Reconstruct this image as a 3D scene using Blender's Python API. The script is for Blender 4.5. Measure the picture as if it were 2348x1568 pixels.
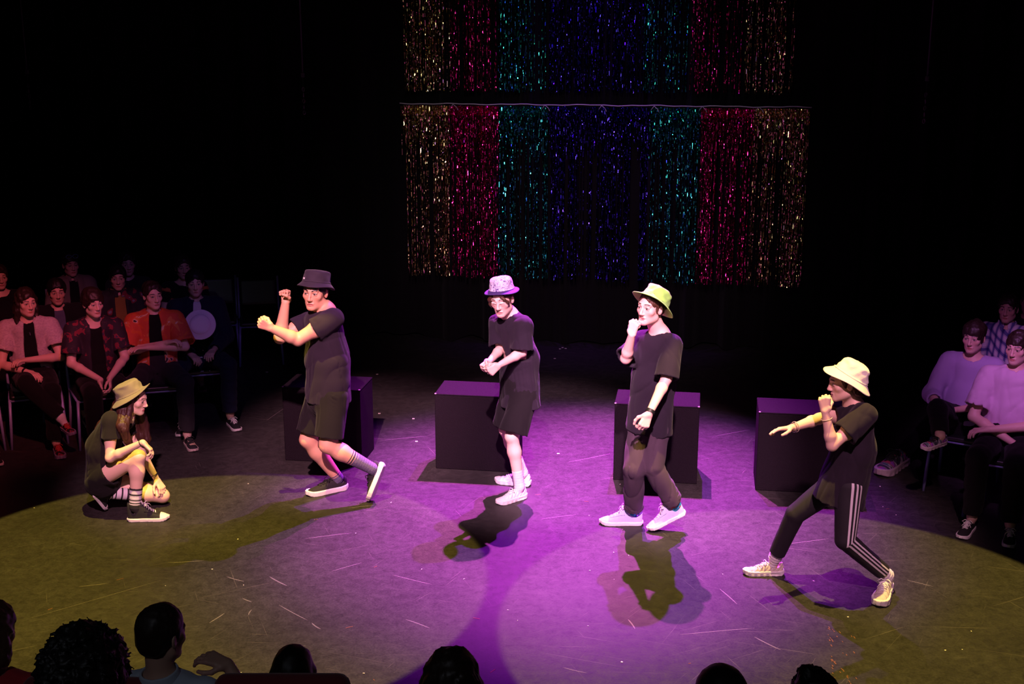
import bpy, math, random
import numpy as np
from mathutils import Matrix, Vector

for _o in list(bpy.data.objects):
    bpy.data.objects.remove(_o)
scene = bpy.context.scene
COL = scene.collection
R = math.radians
f32 = np.float32

# ---------------------------------------------------------------- camera
CAM_H, FOC, TILT = 3.4, 2850.0, R(14.25)
_cam = bpy.data.cameras.new('camera')
_cam.sensor_width = 36.0
_cam.lens = FOC / 2348.0 * 36.0
_cam.clip_end = 100
cam = bpy.data.objects.new('camera', _cam)
cam.location = (0, 0, CAM_H)
cam.rotation_euler = (math.pi / 2 - TILT, 0, 0)
COL.objects.link(cam)
scene.camera = cam

scene.view_settings.view_transform = 'Standard'
scene.view_settings.look = 'None'
scene.view_settings.gamma = 1.0
scene.view_settings.use_curve_mapping = False
scene.view_settings.exposure = 0.0

_w = bpy.data.worlds.new('dark_house')
_w.use_nodes = True
_w.node_tree.nodes['Background'].inputs[0].default_value = (0.10, 0.04, 0.09, 1)
_w.node_tree.nodes['Background'].inputs[1].default_value = 0.010
scene.world = _w

# the photograph's pixels -> directions in the place
def ray(px, py):
    x = (px - 1174) / FOC; y = (py - 784) / FOC
    return np.array([x, math.cos(TILT) - y * math.sin(TILT), -math.sin(TILT) - y * math.cos(TILT)])
def at_y(px, py, Y):
    d = ray(px, py); t = Y / d[1]
    return np.array([0, 0, CAM_H]) + d * t
def at_z(px, py, z=0.0):
    d = ray(px, py); t = (z - CAM_H) / d[2]
    return np.array([0, 0, CAM_H]) + d * t

# ---------------------------------------------------------------- stage lamps (hung from the grid above the frame) and added fills
def spot(name, loc, target, color, watts, cone, blend=0.15, radius=0.06):
    l = bpy.data.lights.new(name, 'SPOT')
    l.color = color; l.energy = watts; l.spot_size = R(cone); l.spot_blend = blend
    l.shadow_soft_size = radius
    o = bpy.data.objects.new(name, l)
    o.location = loc
    d = Vector(target) - Vector(loc)
    o.rotation_euler = d.to_track_quat('-Z', 'Y').to_euler()
    COL.objects.link(o)
    return o
spot('magenta_back_light', (.75, 12.2, 7.1), (.44, 8.85, 0), (.95, .10, .86), 20500, 34, 1.0, .04)
spot('violet_back_light', (1.50, 12.3, 7.1), (.45, 8.7, 0), (.42, .01, 1), 11500, 38, 1.0, .04)
spot('amber_pool', (-1.85, 7.05, 6.5), (-2.03, 7.25, 0), (1, .70, .11), 3300, 32.6, .03, .025)
spot('amber_pool', (1.55, 6.85, 6.5), (1.72, 6.64, 0), (1, .70, .14), 3100, 31.4, .03, .025)
spot('pink_front', (-.5, 1.8, 6.6), (-.02, 8.75, .80), (1, .48, .72), 7600, 15, .6, .08)
spot('pink_front', (.5, 1.8, 6.6), (.97, 8.25, .85), (1, .48, .72), 7600, 15, .6, .08)
spot('pink_front', (-1.2, 1.8, 6.6), (-1.30, 8.75, .95), (1, .43, .60), 7600, 14, .8, .08)
spot('pink_front', (1.4, 1.4, 6.4), (2.05, 7.2, .85), (1, .45, .66), 2300, 15, .8, .08)
spot('pink_front', (-.9, 2.0, 6.0), (-2.45, 8.3, .55), (1, .42, .62), 3300, 11, .8, .08)
spot('violet_front', (.6, 4.2, 6.4), (.9, 13.0, 2.2), (.22, .04, 1), 70, 28, .6, .10)
spot('foil_fill', (-.2, 2.5, 5.5), (.6, 13.0, 1.7), (1, .93, .80), 330, 30, .9, .10)  # added fill that makes the foil glint, not a known stage lamp
spot('pink_spill', (-.2, .5, 5.6), (.6, 13.2, .5), (1, .40, .70), 900, 22, 1.0, .10)
spot('red_side', (-1.2, 4.4, 5.6), (-4.1, 9.9, .95), (1, .15, .19), 1250, 21, 1.0, .10)
spot('violet_side', (-.4, 4.4, 5.6), (-3.2, 10.6, .8), (.45, .22, 1), 240, 20, 1.0, .10)
spot('pink_side', (1.8, 4.2, 5.2), (3.9, 8.5, 1.05), (.85, .27, .95), 1150, 19, 1.0, .10)
spot('front_seat_fill', (-1.6, .4, 5.0), (-1.3, 4.2, 1.0), (.80, .84, 1), 48, 80, 1.0, .15)  # added dim fill, lifts the front seats and blue collar out of black
spot('violet_top', (.9, 12.0, 7.0), (.85, 13.1, 2.75), (.35, .03, 1), 300, 34, 1.0, .06)


# ---------------------------------------------------------------- small vector helpers
def V(*a): return np.array(a, float)
def nrm(v):
    v = np.asarray(v, float); n = np.linalg.norm(v)
    return v / n if n > 1e-9 else v
def lerp(a, b, t): return np.asarray(a, float) * (1 - t) + np.asarray(b, float) * t
def orth(v, ax):
    v = np.asarray(v, float); return nrm(v - ax * np.dot(v, ax))
def frame_from(yaw, pitch=0, roll=0):
    """columns: person's right, forward, up. yaw 0 faces the camera, + turns to the viewer's right"""
    y, p, r = R(yaw), R(pitch), R(roll)
    f = V(math.sin(y) * math.cos(p), -math.cos(y) * math.cos(p), math.sin(p))
    x = nrm(np.cross(f, V(0, 0, 1))); u = np.cross(x, f)
    x2 = x * math.cos(r) + u * math.sin(r); u2 = np.cross(x2, f)
    return np.stack([x2, f, u2], 1)

# ---------------------------------------------------------------- implicit bodies: blended primitives -> one continuous mesh
class Field:
    def __init__(s): s.p = []; s.hol = []; s.post = None
    def add(s, fn, lo, hi, k=0.01, mode='u'):
        s.p.append((fn, np.minimum(lo, hi), np.maximum(lo, hi), k, mode)); return s
    def cap(s, a, b, ra, rb=None, k=0.015, mode='u'):
        a = np.asarray(a, float); b = np.asarray(b, float); rb = ra if rb is None else rb
        ab = b - a; L2 = max(float(ab @ ab), 1e-10)
        def fn(X, Y, Z):
            x = X - a[0]; y = Y - a[1]; z = Z - a[2]
            t = np.clip((x * ab[0] + y * ab[1] + z * ab[2]) / L2, 0, 1)
            return np.sqrt((x - t * ab[0])**2 + (y - t * ab[1])**2 + (z - t * ab[2])**2) - (ra + (rb - ra) * t)
        m = max(ra, rb)
        return s.add(fn, np.minimum(a, b) - m, np.maximum(a, b) + m, k, mode)
    def ell(s, c, r, M=None, k=0.015, mode='u'):
        c = np.asarray(c, float); r = np.asarray(r, float); M = np.eye(3) if M is None else M
        def fn(X, Y, Z):
            x = X - c[0]; y = Y - c[1]; z = Z - c[2]
            q0 = 0; q1 = 0
            for i in range(3):
                u = (x * M[0, i] + y * M[1, i] + z * M[2, i]) / r[i]
                q0 = q0 + u * u; q1 = q1 + (u / r[i])**2
            q0 = np.sqrt(q0)
            return q0 * (q0 - 1) / np.maximum(np.sqrt(q1), 1e-6)
        e = np.sqrt((M * r) ** 2 @ np.ones(3))
        return s.add(fn, c - e, c + e, k, mode)
    def tube(s, a, b, side, ra, rb, k=0.02, capa=False, capb=False, hollow=0, thick=0.015, mode='u'):
        """tapered elliptical limb section; flat cut and hollow hem at b when asked"""
        a = np.asarray(a, float); b = np.asarray(b, float); ab = b - a; L = float(np.linalg.norm(ab)); ax = ab / L
        sd = orth(side, ax); fr = np.cross(ax, sd)
        def fn(X, Y, Z, inner=False):
            x = X - a[0]; y = Y - a[1]; z = Z - a[2]
            w = x * ax[0] + y * ax[1] + z * ax[2]
            u = x * sd[0] + y * sd[1] + z * sd[2]
            v = x * fr[0] + y * fr[1] + z * fr[2]
            t = np.clip(w / L, 0, 1)
            rx = ra[0] + (rb[0] - ra[0]) * t; ry = ra[1] + (rb[1] - ra[1]) * t
            e = w - t * L
            if capb: e = np.minimum(e, 0)
            if capa: e = np.maximum(e, 0)
            rz = np.minimum(rx, ry)
            q0 = np.sqrt((u / rx)**2 + (v / ry)**2 + (e / rz)**2)
            q1 = np.sqrt((u / rx**2)**2 + (v / ry**2)**2 + (e / rz**2)**2)
            d = q0 * (q0 - 1) / np.maximum(q1, 1e-6)
            d0 = d
            if capb: d = np.maximum(d, w - L)
            if capa: d = np.maximum(d, -w)
            return np.maximum(d0 + thick, (L - hollow) - w) if inner else d
        m = max(*ra, *rb)
        if hollow: s.hol.append((lambda X, Y, Z: fn(X, Y, Z, True), np.minimum(a, b) - m, np.maximum(a, b) + m))
        return s.add(fn, np.minimum(a, b) - m, np.maximum(a, b) + m, k, mode)

    def mesh(s, h, fine=()):
        los = np.min([p[1] for p in s.p if p[4] == 'u'], 0); his = np.max([p[2] for p in s.p if p[4] == 'u'], 0)
        axes = []
        for i in range(3):
            c = [los[i] - 2.5 * h]
            while c[-1] < his[i] + 2.5 * h:
                x = c[-1]; st = h
                for (flo, fhi, fh) in fine:
                    if flo[i] - st <= x <= fhi[i]: st = min(st, fh)
                c.append(x + st)
            axes.append(np.array(c, f32))
        n = [len(a) for a in axes]
        D = np.full(n, 0.3, f32)
        for fn, lo, hi, k, mode in s.p:
            m = k + 2 * h
            sl = []
            for i in range(3):
                i0 = max(0, np.searchsorted(axes[i], lo[i] - m) - 1); i1 = min(n[i], np.searchsorted(axes[i], hi[i] + m) + 1)
                sl.append(slice(i0, i1))
            if any(q.stop <= q.start for q in sl): continue
            X = axes[0][sl[0]][:, None, None]; Y = axes[1][sl[1]][None, :, None]; Z = axes[2][sl[2]][None, None, :]
            d = fn(X, Y, Z).astype(f32); d = np.broadcast_to(d, tuple(q.stop - q.start for q in sl))
            A = D[tuple(sl)]
            if mode == 'u':
                t = np.clip(.5 + .5 * (A - d) / k, 0, 1); D[tuple(sl)] = A * (1 - t) + d * t - k * t * (1 - t)
            else:
                d = -d
                t = np.clip(.5 - .5 * (A - d) / k, 0, 1); D[tuple(sl)] = A * (1 - t) + d * t + k * t * (1 - t)
        if s.post is not None:
            I = np.nonzero(np.abs(D) < 0.05)
            P = np.stack([axes[0][I[0]], axes[1][I[1]], axes[2][I[2]]], 1)
            D[I] = s.post(P, D[I])
        for fn, lo, hi in s.hol:
            sl = tuple(slice(max(0, np.searchsorted(axes[i], lo[i]) - 2), np.searchsorted(axes[i], hi[i]) + 2) for i in range(3))
            d = fn(axes[0][sl[0]][:, None, None], axes[1][sl[1]][None, :, None], axes[2][sl[2]][None, None, :]).astype(f32)
            if s.post is not None:
                I = np.nonzero(d < 0.03)
                P = np.stack([axes[0][sl[0]][I[0]], axes[1][sl[1]][I[1]], axes[2][sl[2]][I[2]]], 1)
                d[I] = s.post(P, d[I])
            D[sl] = np.maximum(D[sl], -d)
        return nets(D, axes)

def nets(D, ax):
    S = D < 0
    c = [S[i:D.shape[0] - 1 + i, j:D.shape[1] - 1 + j, k:D.shape[2] - 1 + k] for i in (0, 1) for j in (0, 1) for k in (0, 1)]
    anyc = c[0].copy(); allc = c[0].copy()
    for q in c[1:]: anyc |= q; allc &= q
    act = anyc & ~allc
    I = np.argwhere(act)
    idx = np.full(act.shape, -1, np.int32); idx[act] = np.arange(len(I), dtype=np.int32)
    cv = np.empty((len(I), 8), f32)
    offs = [(i, j, k) for i in (0, 1) for j in (0, 1) for k in (0, 1)]
    for q, (i, j, k) in enumerate(offs): cv[:, q] = D[I[:, 0] + i, I[:, 1] + j, I[:, 2] + k]
    lo = np.stack([ax[i][I[:, i]] for i in range(3)], 1); sz = np.stack([ax[i][I[:, i] + 1] for i in range(3)], 1) - lo
    acc = np.zeros((len(I), 3), f32); cnt = np.zeros(len(I), f32)
    for q in range(8):
        for b, st in ((0, 4), (1, 2), (2, 1)):
            if offs[q][b]: continue
            r = q + st
            m = (cv[:, q] < 0) != (cv[:, r] < 0)
            t = np.where(m, cv[:, q] / np.where(m, cv[:, q] - cv[:, r], 1), 0)
            p = np.tile(np.array(offs[q], f32), (len(I), 1)); p[:, b] = t
            acc += p * m[:, None]; cnt += m
    verts = lo + sz * (acc / np.maximum(cnt, 1)[:, None])
    quads = []
    for a in range(3):
        b, c_ = (a + 1) % 3, (a + 2) % 3
        s0 = [slice(None)] * 3; s1 = [slice(None)] * 3
        s0[a] = slice(0, -1); s1[a] = slice(1, None)
        A = S[tuple(s0)]; B = S[tuple(s1)]
        E = np.argwhere(A != B)
        ok = (E[:, b] > 0) & (E[:, c_] > 0) & (E[:, b] < D.shape[b] - 1) & (E[:, c_] < D.shape[c_] - 1)
        E = E[ok]; fl = A[tuple(E.T)]
        def cell(db, dc):
            q = E.copy(); q[:, b] += db; q[:, c_] += dc
            return idx[tuple(q.T)]
        Q = np.stack([cell(-1, -1), cell(0, -1), cell(0, 0), cell(-1, 0)], 1)
        Q[~fl] = Q[~fl][:, ::-1]
        quads.append(Q)
    Q = np.concatenate(quads); Q = Q[(Q >= 0).all(1)]
    return verts, Q

def waves(P, seed, freq, n=5, aniso=(1, 1, 1)):
    """smooth pseudo-random folds, about -1..1"""
    rng = np.random.RandomState(seed); out = np.zeros(len(P), f32)
    for i in range(n):
        w = rng.normal(size=3) * freq * np.array(aniso); v = rng.normal(size=3) * freq * .6
        out += np.sin(P @ w + rng.rand() * 6.28 + 1.6 * np.sin(P @ v + rng.rand() * 6.28))
    return out / n ** .5 * .8

def folds(P, seed, freq, ax=None, n=4):
    """cloth creases: sharp-backed ripples, drawn out along ax"""
    if ax is not None: P = P - np.outer(P @ ax, ax) * .72
    w = waves(P, seed, freq, n); return .9 - 1.8 * np.sqrt(np.abs(np.sin(w * 1.9)) * .9 + .02)
# ---------------------------------------------------------------- objects
def link(name, me, mat, parent=None, smooth=True):
    o = bpy.data.objects.new(name, me)
    COL.objects.link(o)
    if mat is not None and len(me.materials) == 0: me.materials.append(mat)
    if smooth and len(me.polygons): me.polygons.foreach_set('use_smooth', np.ones(len(me.polygons), bool))
    if parent is not None: o.parent = parent
    return o
def np_mesh(name, verts, faces, colors=None, attrs=None):
    verts = np.asarray(verts, f32); faces = np.asarray(faces, np.int32)
    me = bpy.data.meshes.new(name)
    k = faces.shape[1]
    me.vertices.add(len(verts)); me.vertices.foreach_set('co', verts.ravel())
    me.loops.add(faces.size); me.loops.foreach_set('vertex_index', faces.ravel())
    me.polygons.add(len(faces)); me.polygons.foreach_set('loop_start', np.arange(0, faces.size, k, dtype=np.int32))
    me.polygons.foreach_set('loop_total', np.full(len(faces), k, np.int32))
    me.update(calc_edges=True); 
    if colors is not None:
        a = me.color_attributes.new('Col', 'FLOAT_COLOR', 'POINT')
        c = np.ones((len(verts), 4), f32); c[:, :3] = colors; a.data.foreach_set('color', c.ravel())
    for nm, val in (attrs or {}).items():
        a = me.attributes.new(nm, 'FLOAT', 'POINT'); a.data.foreach_set('value', np.asarray(val, f32))
    return me
class MB:
    """plain mesh builder for hard things"""
    def __init__(s): s.v = []; s.f = []
    def quad_grid(s, P, closed_u=False, closed_v=False):
        P = np.asarray(P); nu, nv = P.shape[:2]; o = len(s.v)
        s.v.extend(map(tuple, P.reshape(-1, 3)))
        for i in range(nu if closed_u else nu - 1):
            for j in range(nv if closed_v else nv - 1):
                i2 = (i + 1) % nu; j2 = (j + 1) % nv
                s.f.append((o + i * nv + j, o + i2 * nv + j, o + i2 * nv + j2, o + i * nv + j2))
        return s
    def box(s, c, d, M=None, bev=0.0):
        c = np.asarray(c, float); M = np.eye(3) if M is None else M
        h = np.asarray(d, float) / 2
        if bev <= 0:
            o = len(s.v)
            for sx in (-1, 1):
                for sy in (-1, 1):
                    for sz in (-1, 1): s.v.append(tuple(c + M @ (h * (sx, sy, sz))))
            for q in ((0, 1, 3, 2), (4, 6, 7, 5), (0, 4, 5, 1), (2, 3, 7, 6), (0, 2, 6, 4), (1, 5, 7, 3)): s.f.append(tuple(o + i for i in q))
            return s
        # chamfered box: 24 verts
        o = len(s.v); idx = {}
        for sx in (-1, 1):
            for sy in (-1, 1):
                for sz in (-1, 1):
                    for a in range(3):
                        p = h * (sx, sy, sz)
                        q = p - bev * np.array((sx, sy, sz)); q[a] = p[a]
                        idx[(sx, sy, sz, a)] = len(s.v); s.v.append(tuple(c + M @ q))
        for a in range(3):
            b, d2 = (a + 1) % 3, (a + 2) % 3
            for sg in (-1, 1):
                r = []
                for (u, w) in ((-1, -1), (1, -1), (1, 1), (-1, 1)):
                    k = [0, 0, 0]; k[a] = sg; k[b] = u; k[d2] = w; r.append(idx[(*k, a)])
                s.f.append(tuple(r if sg > 0 else r[::-1]))
            for u in (-1, 1):
                for w in (-1, 1):
                    k0 = [0, 0, 0]; k1 = [0, 0, 0]
                    k0[b] = k1[b] = u; k0[d2] = k1[d2] = w; k0[a] = -1; k1[a] = 1
                    r = [idx[(*k0, b)], idx[(*k1, b)], idx[(*k1, d2)], idx[(*k0, d2)]]
                    s.f.append(tuple(r if u * w < 0 else r[::-1]))
        for sx in (-1, 1):
            for sy in (-1, 1):
                for sz in (-1, 1):
                    r = [idx[(sx, sy, sz, a)] for a in range(3)]
                    s.f.append(tuple(r if sx * sy * sz > 0 else r[::-1]))
        return s
    def tube(s, pts, r, n=8, caps=True, closed=False):
        pts = [np.asarray(p, float) for p in pts]; m = len(pts)
        rs = r if hasattr(r, '__len__') else [r] * m
        rings = []; ref = None
        for i in range(m):
            if closed: t = nrm(pts[(i + 1) % m] - pts[i - 1])
            else: t = nrm(pts[min(i + 1, m - 1)] - pts[max(i - 1, 0)])
            if ref is None: ref = V(0, 0, 1) if abs(t[2]) < .9 else V(1, 0, 0)
            ref = orth(ref, t); b = np.cross(t, ref)
            rings.append([pts[i] + rs[i] * (math.cos(a) * ref + math.sin(a) * b) for a in np.linspace(0, 2 * math.pi, n, endpoint=False)])
        o = len(s.v); s.quad_grid(np.array(rings), closed_u=closed, closed_v=True)
        if caps and not closed:
            s.f.append(tuple(o + i for i in range(n))); s.f.append(tuple(o + (m - 1) * n + i for i in reversed(range(n))))
        return s
    def lathe(s, prof, n=32, deform=None):
        a = np.linspace(0, 2 * math.pi, n, endpoint=False); P = []
        for (r, z) in prof:
            row = np.stack([r * np.cos(a), r * np.sin(a), np.full(n, z)], 1)
            if deform: row = deform(row, a, r, z)
            P.append(row)
        s.quad_grid(np.array(P), closed_v=True); return s
    def mesh(s, name, M=None, T=None):
        v = np.array(s.v, float)
        if M is not None: v = v @ np.asarray(M).T
        if T is not None: v = v + np.asarray(T)
        me = bpy.data.meshes.new(name); me.from_pydata(v.tolist(), [], s.f); me.update(); return me
    def build(s, name, mat, parent=None, M=None, T=None, smooth=False):
        return link(name, s.mesh(name, M, T), mat, parent, smooth)
def tag(o, label=None, cat=None, group=None, kind=None):
    if label: o['label'] = label
    if cat: o['category'] = cat
    if group: o['group'] = group
    if kind: o['kind'] = kind
    return o
def empty(name, loc=(0, 0, 0), rz=0):
    o = bpy.data.objects.new(name, None); o.empty_display_size = .1
    o.location = loc; o.rotation_euler = (0, 0, rz); COL.objects.link(o); return o
def copy_tree(o, parent=None):
    c = o.copy(); COL.objects.link(c); c.parent = parent
    for ch in list(o.children): copy_tree(ch, c)
    return c

# ---------------------------------------------------------------- materials
def mat(name, col, rough=.8, metal=0., sheen=0., bump=0., bscale=200., vcol=False, spec=.5, coat=0., mottle=0., mscale=8., stretch=None):
    m = bpy.data.materials.new(name); m.use_nodes = True
    nt = m.node_tree; b = nt.nodes['Principled BSDF']
    b.inputs['Base Color'].default_value = (*col, 1); b.inputs['Roughness'].default_value = rough
    b.inputs['Metallic'].default_value = metal; b.inputs['Specular IOR Level'].default_value = spec
    if sheen: b.inputs['Sheen Weight'].default_value = sheen
    if coat: b.inputs['Coat Weight'].default_value = coat
    src = None
    tc = nt.nodes.new('ShaderNodeTexCoord'); mp = nt.nodes.new('ShaderNodeMapping')
    nt.links.new(tc.outputs['Object'], mp.inputs['Vector'])
    if stretch: mp.inputs['Scale'].default_value = stretch
    if vcol:
        a = nt.nodes.new('ShaderNodeVertexColor'); a.layer_name = 'Col'; src = a.outputs['Color']
    if mottle:
        n = nt.nodes.new('ShaderNodeTexNoise'); n.inputs['Scale'].default_value = mscale; n.inputs['Detail'].default_value = 5
        nt.links.new(mp.outputs['Vector'], n.inputs['Vector'])
        mr = nt.nodes.new('ShaderNodeMapRange'); mr.inputs['To Min'].default_value = 1 - mottle; mr.inputs['To Max'].default_value = 1 + mottle
        nt.links.new(n.outputs['Fac'], mr.inputs['Value'])
        mx = nt.nodes.new('ShaderNodeVectorMath'); mx.operation = 'MULTIPLY'
        if src: nt.links.new(src, mx.inputs[0])
        else: mx.inputs[0].default_value = col
        nt.links.new(mr.outputs['Result'], mx.inputs[1]); src = mx.outputs['Vector']
    if src: nt.links.new(src, b.inputs['Base Color'])
    if bump:
        n = nt.nodes.new('ShaderNodeTexNoise'); n.inputs['Scale'].default_value = bscale; n.inputs['Detail'].default_value = 3
        nt.links.new(mp.outputs['Vector'], n.inputs['Vector'])
        bp = nt.nodes.new('ShaderNodeBump'); bp.inputs['Strength'].default_value = bump; bp.inputs['Distance'].default_value = .004
        nt.links.new(n.outputs['Fac'], bp.inputs['Height']); nt.links.new(bp.outputs['Normal'], b.inputs['Normal'])
    return m
def pattern(name, stops, scale=6., detail=2., rough=.8, distort=0., stretch=(1, 1, 1), kind='noise', metal=0., constant=True):
    """cloth print: colour bands of a noise or cell texture"""
    m = mat(name, (1, 1, 1), rough, metal, bump=.2)
    nt = m.node_tree; b = nt.nodes['Principled BSDF']
    tc = nt.nodes.new('ShaderNodeTexCoord'); mp = nt.nodes.new('ShaderNodeMapping'); mp.inputs['Scale'].default_value = stretch
    nt.links.new(tc.outputs['Object'], mp.inputs['Vector'])
    if kind == 'noise':
        n = nt.nodes.new('ShaderNodeTexNoise'); n.inputs['Detail'].default_value = detail; n.inputs['Distortion'].default_value = distort; out = n.outputs['Fac']
    else:
        n = nt.nodes.new('ShaderNodeTexVoronoi'); out = n.outputs['Distance']
    n.inputs['Scale'].default_value = scale
    nt.links.new(mp.outputs['Vector'], n.inputs['Vector'])
    cr = nt.nodes.new('ShaderNodeValToRGB'); cr.color_ramp.interpolation = 'CONSTANT' if constant else 'LINEAR'
    els = cr.color_ramp.elements
    while len(els) < len(stops): els.new(.5)
    for e, (p, c) in zip(els, stops): e.position = p; e.color = (*c, 1)
    nt.links.new(out, cr.inputs['Fac']); nt.links.new(cr.outputs['Color'], b.inputs['Base Color'])
    return m
def banded(name, attr, stops, rough=.8, bump=.3):
    """colour bands along a stored length coordinate (0..1), for stripes on socks and leggings"""
    m = mat(name, (1, 1, 1), rough, bump=bump)
    nt = m.node_tree; b = nt.nodes['Principled BSDF']
    a = nt.nodes.new('ShaderNodeAttribute'); a.attribute_name = attr
    cr = nt.nodes.new('ShaderNodeValToRGB'); cr.color_ramp.interpolation = 'CONSTANT'
    els = cr.color_ramp.elements
    while len(els) < len(stops): els.new(.5)
    for e, (p, c) in zip(els, stops): e.position = p; e.color = (*c, 1)
    nt.links.new(a.outputs['Fac'], cr.inputs['Fac']); nt.links.new(cr.outputs['Color'], b.inputs['Base Color'])
    return m

# ---------------------------------------------------------------- people
def add_head(F, c, M, s=1.0, mouth='closed', eyes='open', fem=False, jaw=1.0):
    P = lambda x, y, z: c + M @ (np.array([x, y, z]) * s)
    def E(p, r, k=.015, mode='u', tilt=None):
        F.ell(P(*p), np.array(r) * s, M if tilt is None else M @ tilt, k * s, mode)
    def C(p, q, a, b=None, k=.012, mode='u'):
        F.cap(P(*p), P(*q), a * s, (a if b is None else b) * s, k * s, mode)
    E((0, -.014, .032), (.073, .094, .080), .01)
    E((0, .024, -.028), (.060 * jaw, .064, .082), .03)
    E((0, .030, -.072), (.046 * jaw, .050, .040), .025)
    E((0, .072, -.099), (.020, .018, .015), .022)
    C((-.046 * jaw, .002, -.068), (-.014, .066, -.098), .017, .014, .025)
    C((.046 * jaw, .002, -.068), (.014, .066, -.098), .017, .014, .025)
    for sx in (-1, 1):
        E((sx * .043, .056, -.024), (.020, .018, .018), .022)
        C((sx * .012, .083, .021), (sx * .043, .070, .023), .010, .009, .014)
        E((sx * .031, .099, .001), (.019, .020, .0125), .010, 'sub')
        if eyes == 'open':
            E((sx * .031, .0715, .000), (.0150, .0150, .0140), .002)
            C((sx * .018, .0815, .0085), (sx * .044, .0745, .0075), .0042, .0042, .004)
            C((sx * .020, .0815, -.0085), (sx * .043, .0755, -.0075), .0034, .0034, .004)
        else:
            C((sx * .018, .083, .000), (sx * .046, .073, -.001), .0095, .0085, .006)
            C((sx * .030, .080, -.012), (sx * .045, .072, -.013), .0075, .0075, .008)
        E((sx * .0115, .094, -.0405), (.0072, .0088, .0066), .006)
        t = np.array(frame_small(sx))
        E((sx * .074, -.008, -.012), (.0075, .019, .031), .006, 'u', t)
        E((sx * .0815, -.002, -.009), (.006, .011, .018), .004, 'sub', t)
    C((0, .086, .010), (0, .1035, -.032), .0070, .0092, .011)
    E((0, .1045, -.036), (.0100, .0095, .0085), .008)
    if mouth == 'closed':
        C((-.021, .083, -.0655), (.021, .083, -.0655), .0052, .0052, .006)
        E((0, .0885, -.0655), (.013, .007, .0055), .006)
        C((-.018, .083, -.0765), (.018, .083, -.0765), .0056, .0056, .006)
        E((0, .0880, -.0770), (.012, .0065, .0055), .006)
        C((-.024, .0925, -.0712), (.024, .0925, -.0712), .0022, .0022, .003, 'sub')
    else:
        C((-.022, .083, -.063), (.022, .083, -.063), .0050, .0050, .006)
        C((-.020, .081, -.082), (.020, .081, -.082), .0056, .0056, .006)
        E((0, .094, -.0725), (.0195, .016, .0062), .003, 'sub')
        C((-.014, .076, -.068), (.014, .076, -.068), .0055, .0055, .002)

def frame_small(sx):
    a = R(18) * sx
    return [[math.cos(a), -math.sin(a), 0], [math.sin(a), math.cos(a), 0], [0, 0, 1]]

def paint_head(v, c, M, s, skin, hair, lips, mouth, eyes, gaze=0.0, brow=1.0):
    col = np.tile(np.array(skin, f32), (len(v), 1))
    q = ((v - c) @ M) / s
    x, y, z = q[:, 0], q[:, 1], q[:, 2]
    near = (np.abs(x) < .09) & (np.abs(y) < .13) & (z > -.13) & (z < .13)
    ch = np.exp(-(((np.abs(x) - .042) / .02)**2 + ((z + .03) / .02)**2)) * (y > .03) * near
    nt = np.exp(-((x / .015)**2 + ((z + .037) / .012)**2)) * (y > .09) * near
    warm = np.array(skin) * np.array([1.04, .78, .74])
    w = np.clip(ch * .45 + nt * .35, 0, 1)[:, None]
    col = col * (1 - w) + warm * w
    lipm = near & (y > .078) & (((np.abs(x) / .0215)**2 + ((z + .0712) / (.0095 if mouth == 'closed' else .0135))**2) < 1)
    col[lipm] = lips
    if mouth != 'closed':
        col[near & (y > .05) & (y < .083) & ((np.abs(x) / .02)**2 + ((z + .0725) / .008)**2 < 1)] = (.10, .02, .02)
        col[near & (y > .05) & (y < .0845) & (np.abs(x) < .016) & (z > -.0735) & (z < -.064)] = (.75, .72, .66)
    elif True:
        col[near & (y > .07) & (np.abs(x) < .022) & (np.abs(z + .0713) < .0013)] = np.array(lips) * .35
    ax = np.abs(x)
    bz = .0255 + .003 * np.sin(np.clip((ax - .012) / .038, 0, 1) * 3.14) - (.004 if eyes == 'frown' else 0) * (ax < .025)
    col[near & (y > .055) & (ax > .013) & (ax < .050) & (np.abs(z - bz) < .0036 * brow)] = np.array(hair) * .8
    for sx in (-1, 1):
        ex = x - sx * .031
        e = near & (y > .07) & ((ex / .0118)**2 + (z / .0052)**2 < 1)
        if eyes in ('open', 'frown'):
            col[e] = (.45, .41, .39)
            gx = ex - gaze * .004
            col[e & (gx**2 + z**2 < .0062**2)] = (.05, .03, .02)
            col[near & (y > .07) & (np.abs(ex) < .0145) & (np.abs(z - .0060 + (ex / .0145)**2 * .004) < .0018)] = (.03, .02, .02)
        else:
            col[near & (y > .065) & (np.abs(ex) < .0145) & (np.abs(z + .004 + (ex / .0145)**2 * .001) < .0018)] = (.04, .02, .02)
    return col

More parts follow.
